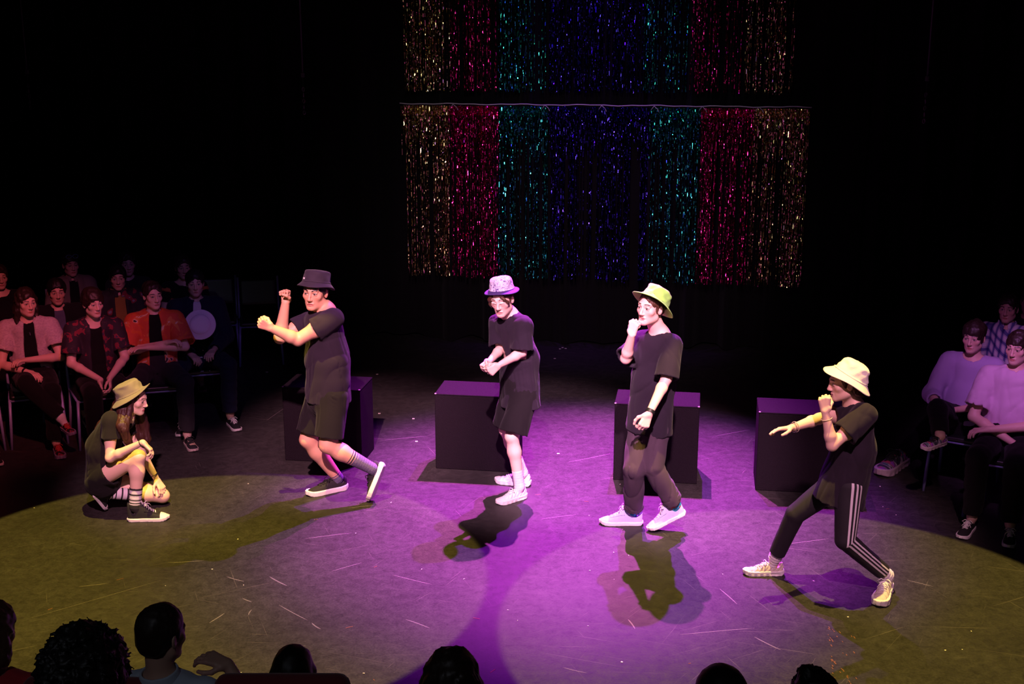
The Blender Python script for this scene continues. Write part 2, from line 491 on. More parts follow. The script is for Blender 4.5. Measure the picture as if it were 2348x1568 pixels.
def add_hand(F, wr, d, n, right, s=1.0, curl=0.0, thumb=None, spread=0.0, k=.003):
    """palm, four jointed fingers of unequal length and a thumb that leaves the side of the palm"""
    d = nrm(d); n = orth(n, d); sd = np.cross(d, n) if right else np.cross(n, d)
    wr = np.asarray(wr, float)
    pts = [wr]
    for i, (off, L, ln) in enumerate(((.030, .086, .072), (.010, .090, .080), (-.010, .086, .073), (-.028, .078, .057))):
        kn = wr + (d * L + sd * off) * s
        F.cap(wr + sd * off * .55 * s + d * .012 * s, kn, .0135 * s, .0115 * s, .012)
        ang = 0; p = kn; rad = .0096 * s
        cu = curl[i] if hasattr(curl, '__len__') else curl
        side = sd * spread * (1.5 - i) * .12
        for fr, lim in ((.46, 78), (.31, 98), (.23, 62)):
            ang += R(lim) * cu + R(4)
            dr = nrm(d * math.cos(ang) + n * math.sin(ang) + side * math.cos(ang))
            q = p + dr * ln * fr * s
            F.cap(p, q, rad, rad * .92, k); rad *= .92; p = q; pts.append(q)
    b = wr + (d * .022 + sd * .026) * s
    F.cap(wr + d * .008 * s, b, .016 * s, .0155 * s, .014)
    c = float(np.mean(curl))
    if thumb is None: thumb = c
    dirs = [nrm(d * .62 + sd * (.75 - .35 * thumb) + n * (.25 + .45 * thumb)),
            nrm(d * (.85 - .2 * thumb) + sd * (.45 - .75 * thumb) + n * (.15 + .65 * thumb)),
            nrm(d * (.9 - .5 * thumb) + sd * (.3 - 1.15 * thumb) + n * (.1 + .45 * thumb))]
    p = b; rad = .0128 * s
    for dr, L in zip(dirs, (.042, .033, .026)):
        q = p + dr * L * s; F.cap(p, q, rad, rad * .88, .006); rad *= .88; p = q; pts.append(q)
    pts = np.array(pts)
    return pts.min(0) - .018, pts.max(0) + .018

SHOES = {}
def shoe_parts(kind):
    if kind in SHOES: return SHOES[kind]
    xs = [0, .02, .06, .12, .18, .22, .25, .268, .28]
    ws = [.016, .029, .033, .034, .042, .044, .038, .027, .008]
    hi = kind in ('hightop',)
    hx = [0, .03, .09, .12, .16, .20, .24, .265, .28]
    hz = [.135, .145, .145, .115, .078, .056, .046, .038, .026] if hi else [.082, .098, .088, .083, .070, .056, .047, .040, .026]
    sole_h = {'hightop': .026, 'chunky': .036, 'runner': .034, 'plain': .026}[kind]
    wf = lambda x: np.interp(x, xs, ws); hf = lambda x: np.interp(x, hx, hz)
    out = {}
    def fup(x0, x1, infl=0.):
        def fn(X, Y, Z):
            w = wf(X) * .96 + infl; h = hf(X) + infl; zz = np.maximum(Z, 0)
            if hi: w = w * np.where(Z > .06, np.clip(1 - (Z - .06) * 1.2, .8, 1), 1)
            q = (np.abs(Y) / np.maximum(w, 1e-3))**2.4 + (zz / h)**3.2
            d = (q**(1 / 2.6) - 1) * np.minimum(w, h)
            return np.maximum(np.maximum(d, .008 - Z), np.maximum(x0 - X, X - x1) * np.ones_like(Y))
        return fn
    F = Field(); F.add(fup(0.004, .276), V(0, -.05, 0), V(.28, .05, .15), .004)
    F.cap(V(.052, 0, .075), V(.045, 0, .2), .029, .030, .008, 'sub')
    if kind == 'chunky':
        F.post = lambda P, D: D + .0016 * np.sin(P[:, 0] * 210 + P[:, 2] * 160) * (P[:, 2] > .035)
    out['upper'] = F.mesh(.0042)
    F = Field()
    def fs(X, Y, Z):
        top = sole_h + .006 * np.clip((X - .24) / .04, 0, 1) + (.007 * np.clip(1 - X / .05, 0, 1) if kind in ('runner', 'chunky') else 0)
        w = wf(X) + .0045
        if kind == 'chunky': w = w + .002 * np.sin(X * 150) * (Z < .018)
        bot = .012 * np.clip((X - .23) / .05, 0, 1)**2 + (.014 * np.clip(1 - X / .02, 0, 1)**2)
        d = np.maximum(np.abs(Y) - w, np.maximum(Z - top, bot - Z))
        return np.maximum(d, np.maximum(-.003 - X, X - .285) + 0 * Y + 0 * Z)
    F.add(fs, V(-.003, -.052, 0), V(.285, .052, .055), .004)
    if kind == 'chunky':
        for yy in (-.04, .04): F.cap(V(.03, yy, .016), V(.085, yy, .016), .0085, .0085, .003, 'sub')
    out['sole'] = F.mesh(.004)
    if hi:
        F = Field(); F.add(fup(.222, .279, .002), V(.22, -.05, 0), V(.285, .05, .07), .004); out['toe_cap'] = F.mesh(.0038)
        F = Field(); F.add(fup(.118, .215, .004), V(.11, -.05, 0), V(.22, .05, .14), .004)
        for yy in (-1, 1): F.cap(V(.11, yy * .045, .05), V(.22, yy * .045, .035), .026, .026, .004, 'sub')
        out['tongue'] = F.mesh(.0042)
    m = MB()
    n = 7 if hi else 6
    for i in range(n):
        x = .195 - i * (.085 if hi else .075) / (n - 1); z = float(hf(x)) + .004
        if i > 0: pass
        y = .017 + .003 * (i % 2)
        m.tube([V(x, -y, z - .006), V(x - .003, 0, z + .003), V(x - .006 * (-1)**i, y, z - .006)], .0032, 6)
        x2 = x - .013
        z2 = float(hf(x2)) + .004
        m.tube([V(x, -y, z - .005), V((x + x2) / 2, 0, (z + z2) / 2 + .004), V(x2, y, z2 - .005)], .003, 6)
    xb = .118; zb = float(hf(xb)) + .006
    for sy in (-1, 1):
        m.tube([V(xb, 0, zb), V(xb + .012, sy * .02, zb + .012), V(xb + .02, sy * .038, zb - .002), V(xb + .014, sy * .026, zb - .012), V(xb, 0, zb - .002)], .003, 6)
        m.tube([V(xb, 0, zb), V(xb + .03, sy * .018, zb - .008), V(xb + .04, sy * .032, zb - .03)], .0028, 6)
    out['laces'] = m
    SHOES[kind] = out
    return out
SHOE_ME = {}
def put_shoe(root, kind, heel, toe, up, mats, name='shoe', label=None):
    heel = np.asarray(heel, float); toe = np.asarray(toe, float)
    f = toe - heel; L = np.linalg.norm(f); f = f / L; u = orth(up, f); l = np.cross(u, f)
    sc = L / .283
    key = (kind, tuple(m.name for m in mats))
    parts = shoe_parts(kind)
    if key not in SHOE_ME:
        d = {}
        for nm, mt in zip(('upper', 'sole', 'laces', 'toe_cap', 'tongue'), mats):
            if nm not in parts: continue
            me = parts[nm].mesh(nm) if isinstance(parts[nm], MB) else np_mesh(nm, *parts[nm])
            me.materials.append(mt); d[nm] = me
        SHOE_ME[key] = d
    d = SHOE_ME[key]
    o = link(name, d['upper'], None, root)
    T = np.eye(4); T[:3, 0] = f * sc; T[:3, 1] = l * sc; T[:3, 2] = u * sc; T[:3, 3] = heel - np.array(root.location)
    o.matrix_local = Matrix(T.tolist())
    for nm in ('sole', 'laces', 'toe_cap', 'tongue'):
        if nm in d: link(nm, d[nm], None, o)
    if label: o['label'] = label
    return o, f, u, l, sc

def put_hat(root, c, M, s, crown_mat, brim_mat, pitch=0, roll=0, base=.045, h=.085, r0=.094, r1=.085, brim=.052, drop=.030, flick=0.0, seed=1, name='bucket_hat', brim_wave=.006, wrinkle=.003, label=None, fwd=0.0, dome=.016):
    """bucket hat: stitched crown, sloping brim with an underside"""
    p, q = R(pitch), R(roll)
    Rx = np.array([[1, 0, 0], [0, math.cos(p), -math.sin(p)], [0, math.sin(p), math.cos(p)]])
    Ry = np.array([[math.cos(q), 0, math.sin(q)], [0, 1, 0], [-math.sin(q), 0, math.cos(q)]])
    MM = M @ Rx @ Ry
    org = c + M @ Rx @ Ry @ (np.array([0, -.010 + fwd, base]) * s) - np.array(root.location)
    rng = np.random.RandomState(seed); ph = rng.rand(6) * 6.28
    def wr(row, a, r, z):
        g = wrinkle * (np.sin(5 * a + ph[0] + z * 60) + .7 * np.sin(9 * a + ph[1] - z * 90) + .5 * np.sin(3 * a + ph[4] + z * 120)) * (1 if z > .01 else .5)
        row[:, 0] += np.cos(a) * g * min(1, r / .05); row[:, 1] += np.sin(a) * g * min(1, r / .05)
        row[:, 2] += wrinkle * .8 * np.sin(4 * a + ph[5] + r * 90) * (z > .03)
        row[:, 1] *= 1.16
        return row
    prof = [(r0 - .003, -.004), (r0, 0), (r0 + .001, .006)]
    hw = h - dome
    for t in np.linspace(.12, 1, 7): prof.append((r0 + (r1 - r0) * t, hw * t))
    for t in np.linspace(.2, 1, 6): prof.append((r1 - dome * (1 - math.cos(t * 1.45)), hw + dome * math.sin(t * 1.45)))
    rt = r1 - dome * (1 - math.cos(1.45))
    prof += [(rt * .8, h + .003), (rt * .55, h + .005), (rt * .3, h + .006), (.001, h + .006)]
    m = MB().lathe(prof, 48, wr)
    crown = m.build(name, crown_mat, root, MM * s, org, True)
    if label: crown['label'] = label
    def bw(row, a, r, z):
        t = max(0, (r - r0) / brim)
        row[:, 2] += t * (brim_wave * np.sin(3 * a + ph[2]) + brim_wave * .7 * np.sin(2 * a + ph[3]) + flick * np.clip(np.sin(a), 0, 1)**2)
        row[:, 1] *= 1.16 - .05 * t
        return row
    prof = []
    for t in np.linspace(0, 1, 9): prof.append((r0 + brim * t, .003 - drop * t**.9))
    prof.append((r0 + brim + .003, -drop - .001))
    for t in np.linspace(1, 0, 9): prof.append((r0 - .002 + brim * t, -.003 - drop * t**.9))
    MB().lathe(prof, 56, bw).build('brim', brim_mat, crown, MM * s, org, True)
    m = MB()
    a = np.linspace(0, 2 * math.pi, 48, endpoint=False)
    m.tube([V((r0 + .002) * math.cos(t), (r0 + .002) * 1.16 * math.sin(t), .004) for t in a], .0022, 5, closed=True)
    m.build('stitched_seam', brim_mat, crown, MM * s, org, True)
    return crown, MM, org

class Person:
    def __init__(s, label, J, HM, hs=1.0, skin=(.62, .40, .30), hair=(.03, .02, .015), lips=None, group=None, res=.008, hres=.0028, name='person', hand_s=.95):
        s.J = J; s.HM = HM; s.hs = hs; s.skin = skin; s.hair = hair; s.res = res; s.hres = hres; s.hand_s = hand_s
        s.lips = lips or tuple(np.array(skin) * (.95, .55, .55))
        base = (J['anL'] + J['anR']) / 2
        s.root = empty(name, (float(base[0]), float(base[1]), float(J.get('ground', 0.))))
        s.T = np.array(s.root.location)
        tag(s.root, label, 'person', group)
    def put(s, name, F, h, m, fine=(), colors=None, attrs=None, label=None):
        v, q = F.mesh(h, fine)
        me = np_mesh(name, v - s.T, q, colors(v) if colors else None, attrs(v) if attrs else None)
        o = link(name, me, m, s.root)
        if label: o['label'] = label
        return o
    def body(s, mouth='closed', eyes='open', arm=1.0, leg=1.0, torso=1.0, hands=None, gaze=0, jaw=1.0, brow=1.0, extra=None, skinmat=None, thigh=1.0):
        J = s.J; F = Field(); t = torso
        pc = (J['hipL'] + J['hipR']) / 2; sc = (J['shL'] + J['shR']) / 2
        sh = nrm(J['shL'] - J['shR']); sp = nrm(J['hipL'] - J['hipR'])
        mid = lerp(pc, sc, .5) + J.get('bow', 0)
        F.tube(pc, mid, sp, (.145 * t, .105 * t), (.122 * t, .095 * t), .03)
        F.tube(mid, lerp(mid, sc, .85), sh, (.125 * t, .10 * t), (.15 * t, .10 * t), .03)
        nb = J['neck']; c = J['head']; M = s.HM; hs = s.hs
        F.cap(nb - nrm(nb - pc) * .03, c + M @ V(0, -.022, -.065) * hs, .060 * hs * t, .050 * hs, .03)
        for a in 'LR':
            F.cap(nb - nrm(nb - pc) * .02, J['sh' + a], .05 * t, .052 * arm, .04)
            F.cap(J['sh' + a], J['el' + a], .050 * arm, .039 * arm, .02)
            bi = lerp(J['sh' + a], J['el' + a], .5); F.ell(bi, (.042 * arm, .042 * arm, .06), None, .03)
            fo = lerp(J['el' + a], J['wr' + a], .28)
            F.cap(J['el' + a], fo, .037 * arm, .039 * arm, .015)
            F.cap(fo, J['wr' + a], .039 * arm, .025 * arm, .015)
            F.cap(J['hip' + a], J['kn' + a], .082 * leg * thigh, .054 * leg, .03)
            ca = lerp(J['kn' + a], J['an' + a], .3)
            F.cap(J['kn' + a], ca, .052 * leg, .053 * leg, .02)
            F.cap(ca, J['an' + a], .053 * leg, .036 * leg, .03)
            kf = J.get('kf' + a)
            if kf is not None: F.ell(J['kn' + a] + nrm(kf) * .02, (.034 * leg,) * 3, None, .03)
            fu = nrm(J.get('fu' + a, V(0, 0, 1))); hm = lerp(J['heel' + a], J['toe' + a], .26) + fu * .045
            F.cap(J['an' + a], hm, .030, .024, .02); F.cap(hm, lerp(J['heel' + a], J['toe' + a], .6) + fu * .030, .022, .018, .01)
        fine = []
        for a in 'LR':
            hd = dict(d=J['wr' + a] - J['el' + a], n=V(0, 0, -1), curl=.3)
            hd.update((hands or {}).get(a, {}))
            lo, hi = add_hand(F, J['wr' + a], hd['d'], hd['n'], a == 'R', s.hand_s, hd['curl'], hd.get('thumb'), hd.get('spread', 0))
            fine.append((lo, hi, s.hres * 1.15))
        add_head(F, c, M, hs, mouth, 'open' if eyes in ('open', 'frown') else 'shut', jaw=jaw)
        corners = np.array([c + M @ (np.array([x, y, z]) * hs) for x in (-.085, .085) for y in (-.11, .12) for z in (-.125, .115)])
        face = np.array([c + M @ (np.array([x, y, z]) * hs) for x in (-.08, .08) for y in (-.03, .12) for z in (-.12, .05)])
        fine.append((face.min(0), face.max(0), s.hres)); fine.append((corners.min(0), corners.max(0), s.hres * 1.6))
        if extra: extra(F)
        col = lambda v: paint_head(v, c, M, hs, tuple(np.array(s.skin) * 1.22), s.hair, s.lips, mouth, eyes, gaze, brow)
        m = skinmat or SKIN
        return s.put('body', F, s.res, m, fine, col)
    def hair_cap(s, style='short', m=None, seed=3, fr=.0, locks=(), h=.005, vol=1.0, rough=.0035, name='hair'):
        c, M, hs = s.J['head'], s.HM, s.hs
        P = lambda x, y, z: c + M @ (np.array([x, y, z]) * hs)
        F = Field()
        F.ell(P(0, -.018, .036), np.array([.0825 * vol, .104 * vol, .092 * vol]) * hs, M, .01)
        F.ell(P(0, -.055, -.02), np.array([.066, .055, .062]) * hs, M, .02)
        for sx in (-1, 1): F.cap(P(sx * .071, .012, .02), P(sx * .068, .016, -.018), .010 * hs, .006 * hs, .012)
        if style != 'curly': F.ell(P(0, .115, -.040 - fr), np.array([.075, .075, .092]) * hs, M, .012, 'sub')
        if style != 'curly': F.ell(P(0, .03, -.10), np.array([.10, .075, .055]) * hs, M, .01, 'sub')
        for L in locks:
            for (p, r), (q, r2) in zip(L[:-1], L[1:]): F.cap(p, q, r, r2, .02)
        def post(Pt, D):
            q = (Pt - c) @ M / hs
            ang = np.arctan2(q[:, 0], q[:, 1])
            if style == 'curly':
                return D + .010 * waves(Pt, seed, 150, 6) * 1.4 + .008 * waves(Pt, seed + 1, 70, 4)
            if style == 'long':
                return D + rough * (.7 * waves(Pt * (1, 1, .10), seed, 230, 5) + .6 * waves(Pt * (1, 1, .16), seed + 2, 110, 4))
            g = np.sin(ang * 38 + 3 * np.sin(q[:, 2] * 45 + seed)) * .5 + np.sin(ang * 73 + 4 * np.sin(q[:, 2] * 30)) * .4
            return D + rough * g + rough * 1.3 * waves(Pt, seed, 60, 4)
        F.post = post
        return s.put(name, F, h, m)
    def shirt(s, name, m, rx=(.19, .16, .17), ry=(.115, .12, .13), hem=.12, sleeve=.62, slr=(.062, .072), wr=.006, seed=5, open_front=0, h=.0065, infl=0, neck_r=.066, collar=False, long=False, hem_dir=None, wfreq=27, label=None, bow=None, cuff=None, blend=.03):
        J = s.J; F = Field()
        pc = (J['hipL'] + J['hipR']) / 2; sc = (J['shL'] + J['shR']) / 2; nb = J['neck']
        up = nrm(sc - pc); sh = nrm(J['shL'] - J['shR']); sp = nrm(J['hipL'] - J['hipR'])
        bw = np.asarray(J.get('bow', 0)) if bow is None else np.asarray(bow)
        mid = lerp(pc, sc, .5) + bw
        hp = pc - (up if hem_dir is None else nrm(hem_dir)) * hem
        top = lerp(mid, sc, .9)
        F.tube(mid, hp, sp, (rx[1] + infl, ry[1] + infl), (rx[2] + infl, ry[2] + infl), .03, capb=True, hollow=.05)
        F.tube(top, mid, sh, (rx[0] * .92 + infl, ry[0] * .92 + infl), (rx[1] + infl, ry[1] + infl), .05)
        fr = nrm(np.cross(sh, up))
        for a in 'LR':
            F.cap(nb - up * .035, J['sh' + a] - up * .004, .055 + infl, .056 + infl, .04)
            e = lerp(J['sh' + a], J['el' + a], min(sleeve, 1.0))
            if long:
                F.cap(J['sh' + a], J['el' + a], slr[0] + infl, slr[1] + infl, .03)
                we = lerp(J['el' + a], J['wr' + a], .93 if cuff is None else cuff)
                F.tube(J['el' + a], we, up, (slr[1] + infl,) * 2, (slr[1] * .72 + infl,) * 2, .02, capb=True, hollow=.02)
            else:
                F.tube(J['sh' + a], e, up, (slr[0] + infl,) * 2, (slr[1] + infl,) * 2, blend, capb=True, hollow=.035)
        nd = nrm(J['head'] + s.HM @ V(0, -.022, -.06) * s.hs - nb)
        F.cap(nb + nd * .012 + fr * .0, nb + nd * .2, neck_r, neck_r * .95, .008, 'sub')
        F.cap(nb + nd * .01 + fr * .03, nb + nd * .2 + fr * .03, neck_r * .85, neck_r * .9, .008, 'sub')
        if open_front:
            a0 = nb + fr * (.10) - up * .02; a1 = mid + fr * (ry[1] + .02); a2 = hp + fr * (ry[2] + .03)
            w = open_front
            F.tube(a0, a1, sh, (w * .8, .10), (w, .11), .01, mode='sub'); F.tube(a1, a2 - up * .1, sh, (w, .11), (w * 1.4, .12), .01, mode='sub')
        wseed = seed
        def post(P, D):
            tt = (P - pc) @ up
            dp = 1.15 * wr * (waves(P, wseed, 20, 4) * .4 + .55 * folds(P, wseed + 9, wfreq, up) + .5 * folds(P, wseed + 3, wfreq * .6, nrm(sh + .8 * up)))
            return D + dp * np.clip(1.25 - tt * 1.0, .5, 1)
        F.post = post
        o = s.put(name, F, h, m, label=label)
        if collar:
            C = Field(); lean = nd * .7 + up * .3
            C.tube(nb - lean * .022 - fr * .006, nb + lean * .046 - fr * .012, sh, (neck_r + .024, neck_r + .024), (neck_r + .006, neck_r + .006), .004, capa=True, capb=True)
            C.tube(nb - lean * .06, nb + lean * .08 - fr * .012, sh, (neck_r + .016, neck_r + .016), (neck_r - .008, neck_r - .008), .004, mode='sub')
            C.tube(nb + fr * .075 + lean * .05, nb + fr * .085 - lean * .05, sh, (.004, .03), (.022, .03), .004, mode='sub')
            v, q = C.mesh(.0045); link('collar', np_mesh('collar', v - s.T, q), m, o)
        return o
    def legs_cloth(s, name, m, frac=(.85, .85), r0=.098, r1=.105, below=None, rb=.06, wr=.004, seed=7, h=.0065, waist=.10, fine=(), attrs=None, pel=(.165, .125), rk=None, wfreq=30, cuffmat=None, label=None, hollow=.04):
        """shorts when frac < 1 ends on the thigh, trousers when below gives the part of the shin covered"""
        J = s.J; F = Field()
        pc = (J['hipL'] + J['hipR']) / 2; sc = (J['shL'] + J['shR']) / 2; up = nrm(sc - pc); sp = nrm(J['hipL'] - J['hipR'])
        F.tube(pc - up * .03, pc + up * waist, sp, (pel[0], pel[1]), (pel[0] * .92, pel[1] * .95), .03)
        for i, a in enumerate('LR'):
            hp, kn, an = J['hip' + a], J['kn' + a], J['an' + a]
            if below is None:
                e = lerp(hp, kn, frac[i]); F.tube(hp, e, sp, (r0, r0), (r1, r1), .025, capb=True, hollow=hollow)
            else:
                k2 = rk or (r0 * .72)
                F.cap(hp, kn, r0, k2, .03)
                b = below[i] if hasattr(below, '__len__') else below
                F.tube(kn, lerp(kn, an, b), sp, (k2 * .97, k2 * .97), (rb, rb), .006, capb=True, hollow=.03)
        F.post = lambda P, D: D + wr * (.5 * waves(P, seed, 24, 4) + 1.1 * folds(P, seed + 4, wfreq * .8, nrm(J['knL'] - J['hipL'])))
        return s.put(name, F, h, m, fine, None, attrs, label)
    def sock(s, a, top, m, r=(.046, .040), low=1.0, name='sock', h=.0045, wr=.0007, label=None):
        J = s.J; kn, an = J['kn' + a], J['an' + a]; p = lerp(kn, an, top); q = lerp(kn, an, low)
        F = Field(); F.tube(q, p, V(1, 0, 0), (r[1], r[1]), (r[0], r[0]), .01, capb=True)
        F.cap(an, lerp(J['heel' + a], J['toe' + a], .3) + nrm(J.get('fu' + a, V(0, 0, 1))) * .045, .034, .026, .02)
        ax = nrm(q - p); L = np.linalg.norm(q - p)
        F.post = lambda P, D: D + wr * np.sin((P - p) @ ax * 330)
        return s.put(name, F, h, m, attrs=lambda v: {'along': np.clip((v - p) @ ax / L, 0, 1)}, label=label)
    def shoes(s, kind, mats, upL=(0, 0, 1), upR=(0, 0, 1), name='shoe'):
        r = {}
        for a, u in (('L', upL), ('R', upR)):
            r[a] = put_shoe(s.root, kind, s.J['heel' + a], s.J['toe' + a], np.asarray(u, float), mats, name)
        return r
    def band(s, name, a, frac, r, m, w=.004, flat=1.0, n=28):
        J = s.J; p = lerp(J['el' + a], J['wr' + a], frac); ax = nrm(J['wr' + a] - J['el' + a]); u = orth(V(.3, .5, .8), ax); b = np.cross(ax, u)
        mb = MB(); ring = []
        for t in np.linspace(0, 2 * math.pi, n, endpoint=False):
            d = math.cos(t) * u + math.sin(t) * b
            ring.append([p + d * (r + dr) + ax * dz - s.T for dr, dz in ((0, -w * flat), (.003, -w * flat), (.003, w * flat), (0, w * flat))])
        mb.quad_grid(np.array(ring), True, True)
        return mb.build(name, m, s.root, smooth=False)

def seated_joints(pos, yaw, seat=.46, s=1.0, lean=0.0, arms='lap', legs='flat', head_yaw=None, head_pitch=-5, ground=0.0, twist=0.0):
    """a sitter of ordinary size in a frame facing +y, turned to yaw; pos is below the pelvis"""
    B = frame_from(yaw); O = np.array([pos[0], pos[1], ground])
    W = lambda x, y, z: O + B @ V(x, y, z)
    J = {}; hz = seat + .09
    sl, cl = math.sin(R(lean)), math.cos(R(lean))
    up = lambda x, y, z: W(x, (y) * cl + (z) * sl * s, hz + z * cl * s)
    for a, sx in (('L', -1), ('R', 1)):
        J['hip' + a] = W(sx * .085 * s, .0, hz)
        J['sh' + a] = up(sx * .168 * s, -.035, .43)
        J['kn' + a] = W(sx * .12 * s, .42 * s, hz - .015); J['an' + a] = W(sx * .12 * s, .40 * s, .10)
        J['heel' + a] = W(sx * .12 * s, .35 * s, .0); J['toe' + a] = W(sx * .15 * s, .35 * s + .26 * s, .0)
        J['kf' + a] = B @ V(0, 1, .6)
    J['neck'] = up(0, -.035, .485)
    J['head'] = up(0, .01, .655)
    S = {'L': -1, 'R': 1}
    if arms == 'lap':
        for a in 'LR':
            J['el' + a] = up(S[a] * .235 * s, .03, .16); J['wr' + a] = W(S[a] * .075 * s, .26 * s, hz + .10)
    elif arms == 'clasp':
        for a in 'LR':
            J['el' + a] = up(S[a] * .215 * s, .07, .17); J['wr' + a] = W(S[a] * .035 * s, .33 * s, hz + .07)
    elif arms == 'crossed':
        J['elL'] = up(-.235 * s, .10, .215); J['elR'] = up(.235 * s, .10, .205)
        J['wrL'] = up(.075 * s, .205, .255); J['wrR'] = up(-.08 * s, .165, .275)
    elif arms == 'forearms':
        J['elL'] = up(-.225 * s, .09, .17); J['elR'] = up(.225 * s, .08, .16)
        J['wrL'] = up(.10 * s, .24, .13); J['wrR'] = up(-.06 * s, .22, .06)
    elif arms == 'chin':
        J['elL'] = up(-.24 * s, .05, .14); J['wrL'] = W(-.08 * s, .25 * s, hz + .10)
        J['elR'] = up(.25 * s, .20, .28); J['wrR'] = up(.10 * s, .20, .55)
    if legs == 'cross':
        J['knR'] = W(.06 * s, .44 * s, hz + .07); J['anR'] = W(-.17 * s, .50 * s, hz - .22)
        J['heelR'] = W(-.18 * s, .46 * s, hz - .33); J['toeR'] = W(-.26 * s, .66 * s, hz - .34)
    elif legs == 'wide':
        for a in 'LR':
            J['kn' + a] = W(S[a] * .21 * s, .40 * s, hz - .01); J['an' + a] = W(S[a] * .20 * s, .42 * s, .10)
            J['heel' + a] = W(S[a] * .19 * s, .37 * s, .0); J['toe' + a] = W(S[a] * .25 * s, .63 * s, .0)
    J['bow'] = B @ V(0, -.02, 0)
    J['ground'] = ground
    return J

# ---------------------------------------------------------------- the place: black box stage, turned against the camera axis
PSI = R(-8.7)
BX = V(math.cos(PSI), math.sin(PSI), 0); BY = V(-math.sin(PSI), math.cos(PSI), 0)   # along the back wall / away from the house
BM = np.stack([BX, BY, V(0, 0, 1)], 1)
DRAPE0 = at_z(1100, 779, 0.0)
D_DRAPE = float(DRAPE0 @ BY)
def stage(u, v, z=0.0): return BX * u + BY * v + V(0, 0, z)
def on_wall(px, py, v):
    """where the line of sight meets the upright plane at depth v, in wall coordinates u, z"""
    d = ray(px, py); t = v / float(d @ BY)
    p = V(0, 0, CAM_H) + d * t
    return float(p @ BX), float(p[2])

def floor_material():
    m = bpy.data.materials.new('scuffed_black_vinyl'); m.use_nodes = True
    nt = m.node_tree; N = nt.nodes.new; Lk = nt.links.new; b = nt.nodes['Principled BSDF']
    tc = N('ShaderNodeTexCoord')
    def noise(scale, detail, stretch=(1, 1, 1), rot=0., rough=.6, dist=0.):
        mp = N('ShaderNodeMapping'); mp.inputs['Scale'].default_value = stretch
        m0 = N('ShaderNodeMapping'); m0.inputs['Rotation'].default_value = (0, 0, rot); m0.inputs['Location'].default_value = (rot * 7, rot * 3, 0)
        Lk(tc.outputs['Object'], m0.inputs['Vector']); Lk(m0.outputs['Vector'], mp.inputs['Vector'])
        n = N('ShaderNodeTexNoise'); n.inputs['Scale'].default_value = scale; n.inputs['Detail'].default_value = detail
        n.inputs['Roughness'].default_value = rough; n.inputs['Distortion'].default_value = dist
        Lk(mp.outputs['Vector'], n.inputs['Vector']); return n.outputs['Fac']
    def rng(v, a, b_, c, d):
        r = N('ShaderNodeMapRange'); r.inputs[1].default_value = a; r.inputs[2].default_value = b_; r.inputs[3].default_value = c; r.inputs[4].default_value = d
        r.clamp = True; Lk(v, r.inputs[0]); return r.outputs[0]
    def math_(op, a, b_):
        q = N('ShaderNodeMath'); q.operation = op
        for i, v in enumerate((a, b_)):
            if isinstance(v, (int, float)): q.inputs[i].default_value = v
            else: Lk(v, q.inputs[i])
        return q.outputs[0]
    big = rng(noise(1.1, 8, rough=.65), .3, .7, .75, 1.25)
    fine = math_('MULTIPLY', rng(noise(16, 9, rough=.72, dist=.5), .3, .7, .66, 1.34), rng(noise(75, 4, rough=.7), .3, .7, .72, 1.28))
    base = math_('MULTIPLY', big, fine)
    # long hair-line scratches in several directions
    scr = None
    for i, (rot, st, thr) in enumerate(((.35, (.55, 34, 1), .68), (-.5, (.5, 30, 1), .69), (1.2, (.7, 36, 1), .70), (-1.1, (.8, 40, 1), .70), (.05, (.4, 30, 1), .69), (2.2, (.6, 44, 1), .70))):
        a = noise(1.6 + .2 * i, 2.5, st, rot, .55, .25)
        mask = rng(noise(1.3 + .3 * i, 2, (1, 1, 1), i * 1.3), .45, .62, 0, 1)
        q = math_('MULTIPLY', rng(a, thr, thr + .035, 0, 1), mask)
        scr = q if scr is None else math_('MAXIMUM', scr, q)
    cl = N('ShaderNodeMix'); cl.data_type = 'RGBA'
    mulc = N('ShaderNodeVectorMath'); mulc.operation = 'SCALE'; mulc.inputs[0].default_value = (.034, .032, .031)
    Lk(base, mulc.inputs['Scale'])
    Lk(mulc.outputs[0], cl.inputs['A']); cl.inputs['B'].default_value = (.15, .13, .12, 1)
    Lk(math_('MULTIPLY', scr, .6), cl.inputs['Factor'])
    Lk(cl.outputs['Result'], b.inputs['Base Color'])
    Lk(rng(fine, .6, 1.4, .40, .56), b.inputs['Roughness'])
    b.inputs['Specular IOR Level'].default_value = .14
    bp = N('ShaderNodeBump'); bp.inputs['Strength'].default_value = .12; bp.inputs['Distance'].default_value = .003
    Lk(fine, bp.inputs['Height']); Lk(bp.outputs['Normal'], b.inputs['Normal'])
    return m
BLACK = mat('black_paint', (.006, .006, .006), .9)
M_FLOOR = floor_material()
fl = MB().box(stage(0, 7.5, -.05), (16, 17, .1), BM).build('floor', M_FLOOR); tag(fl, kind='structure')
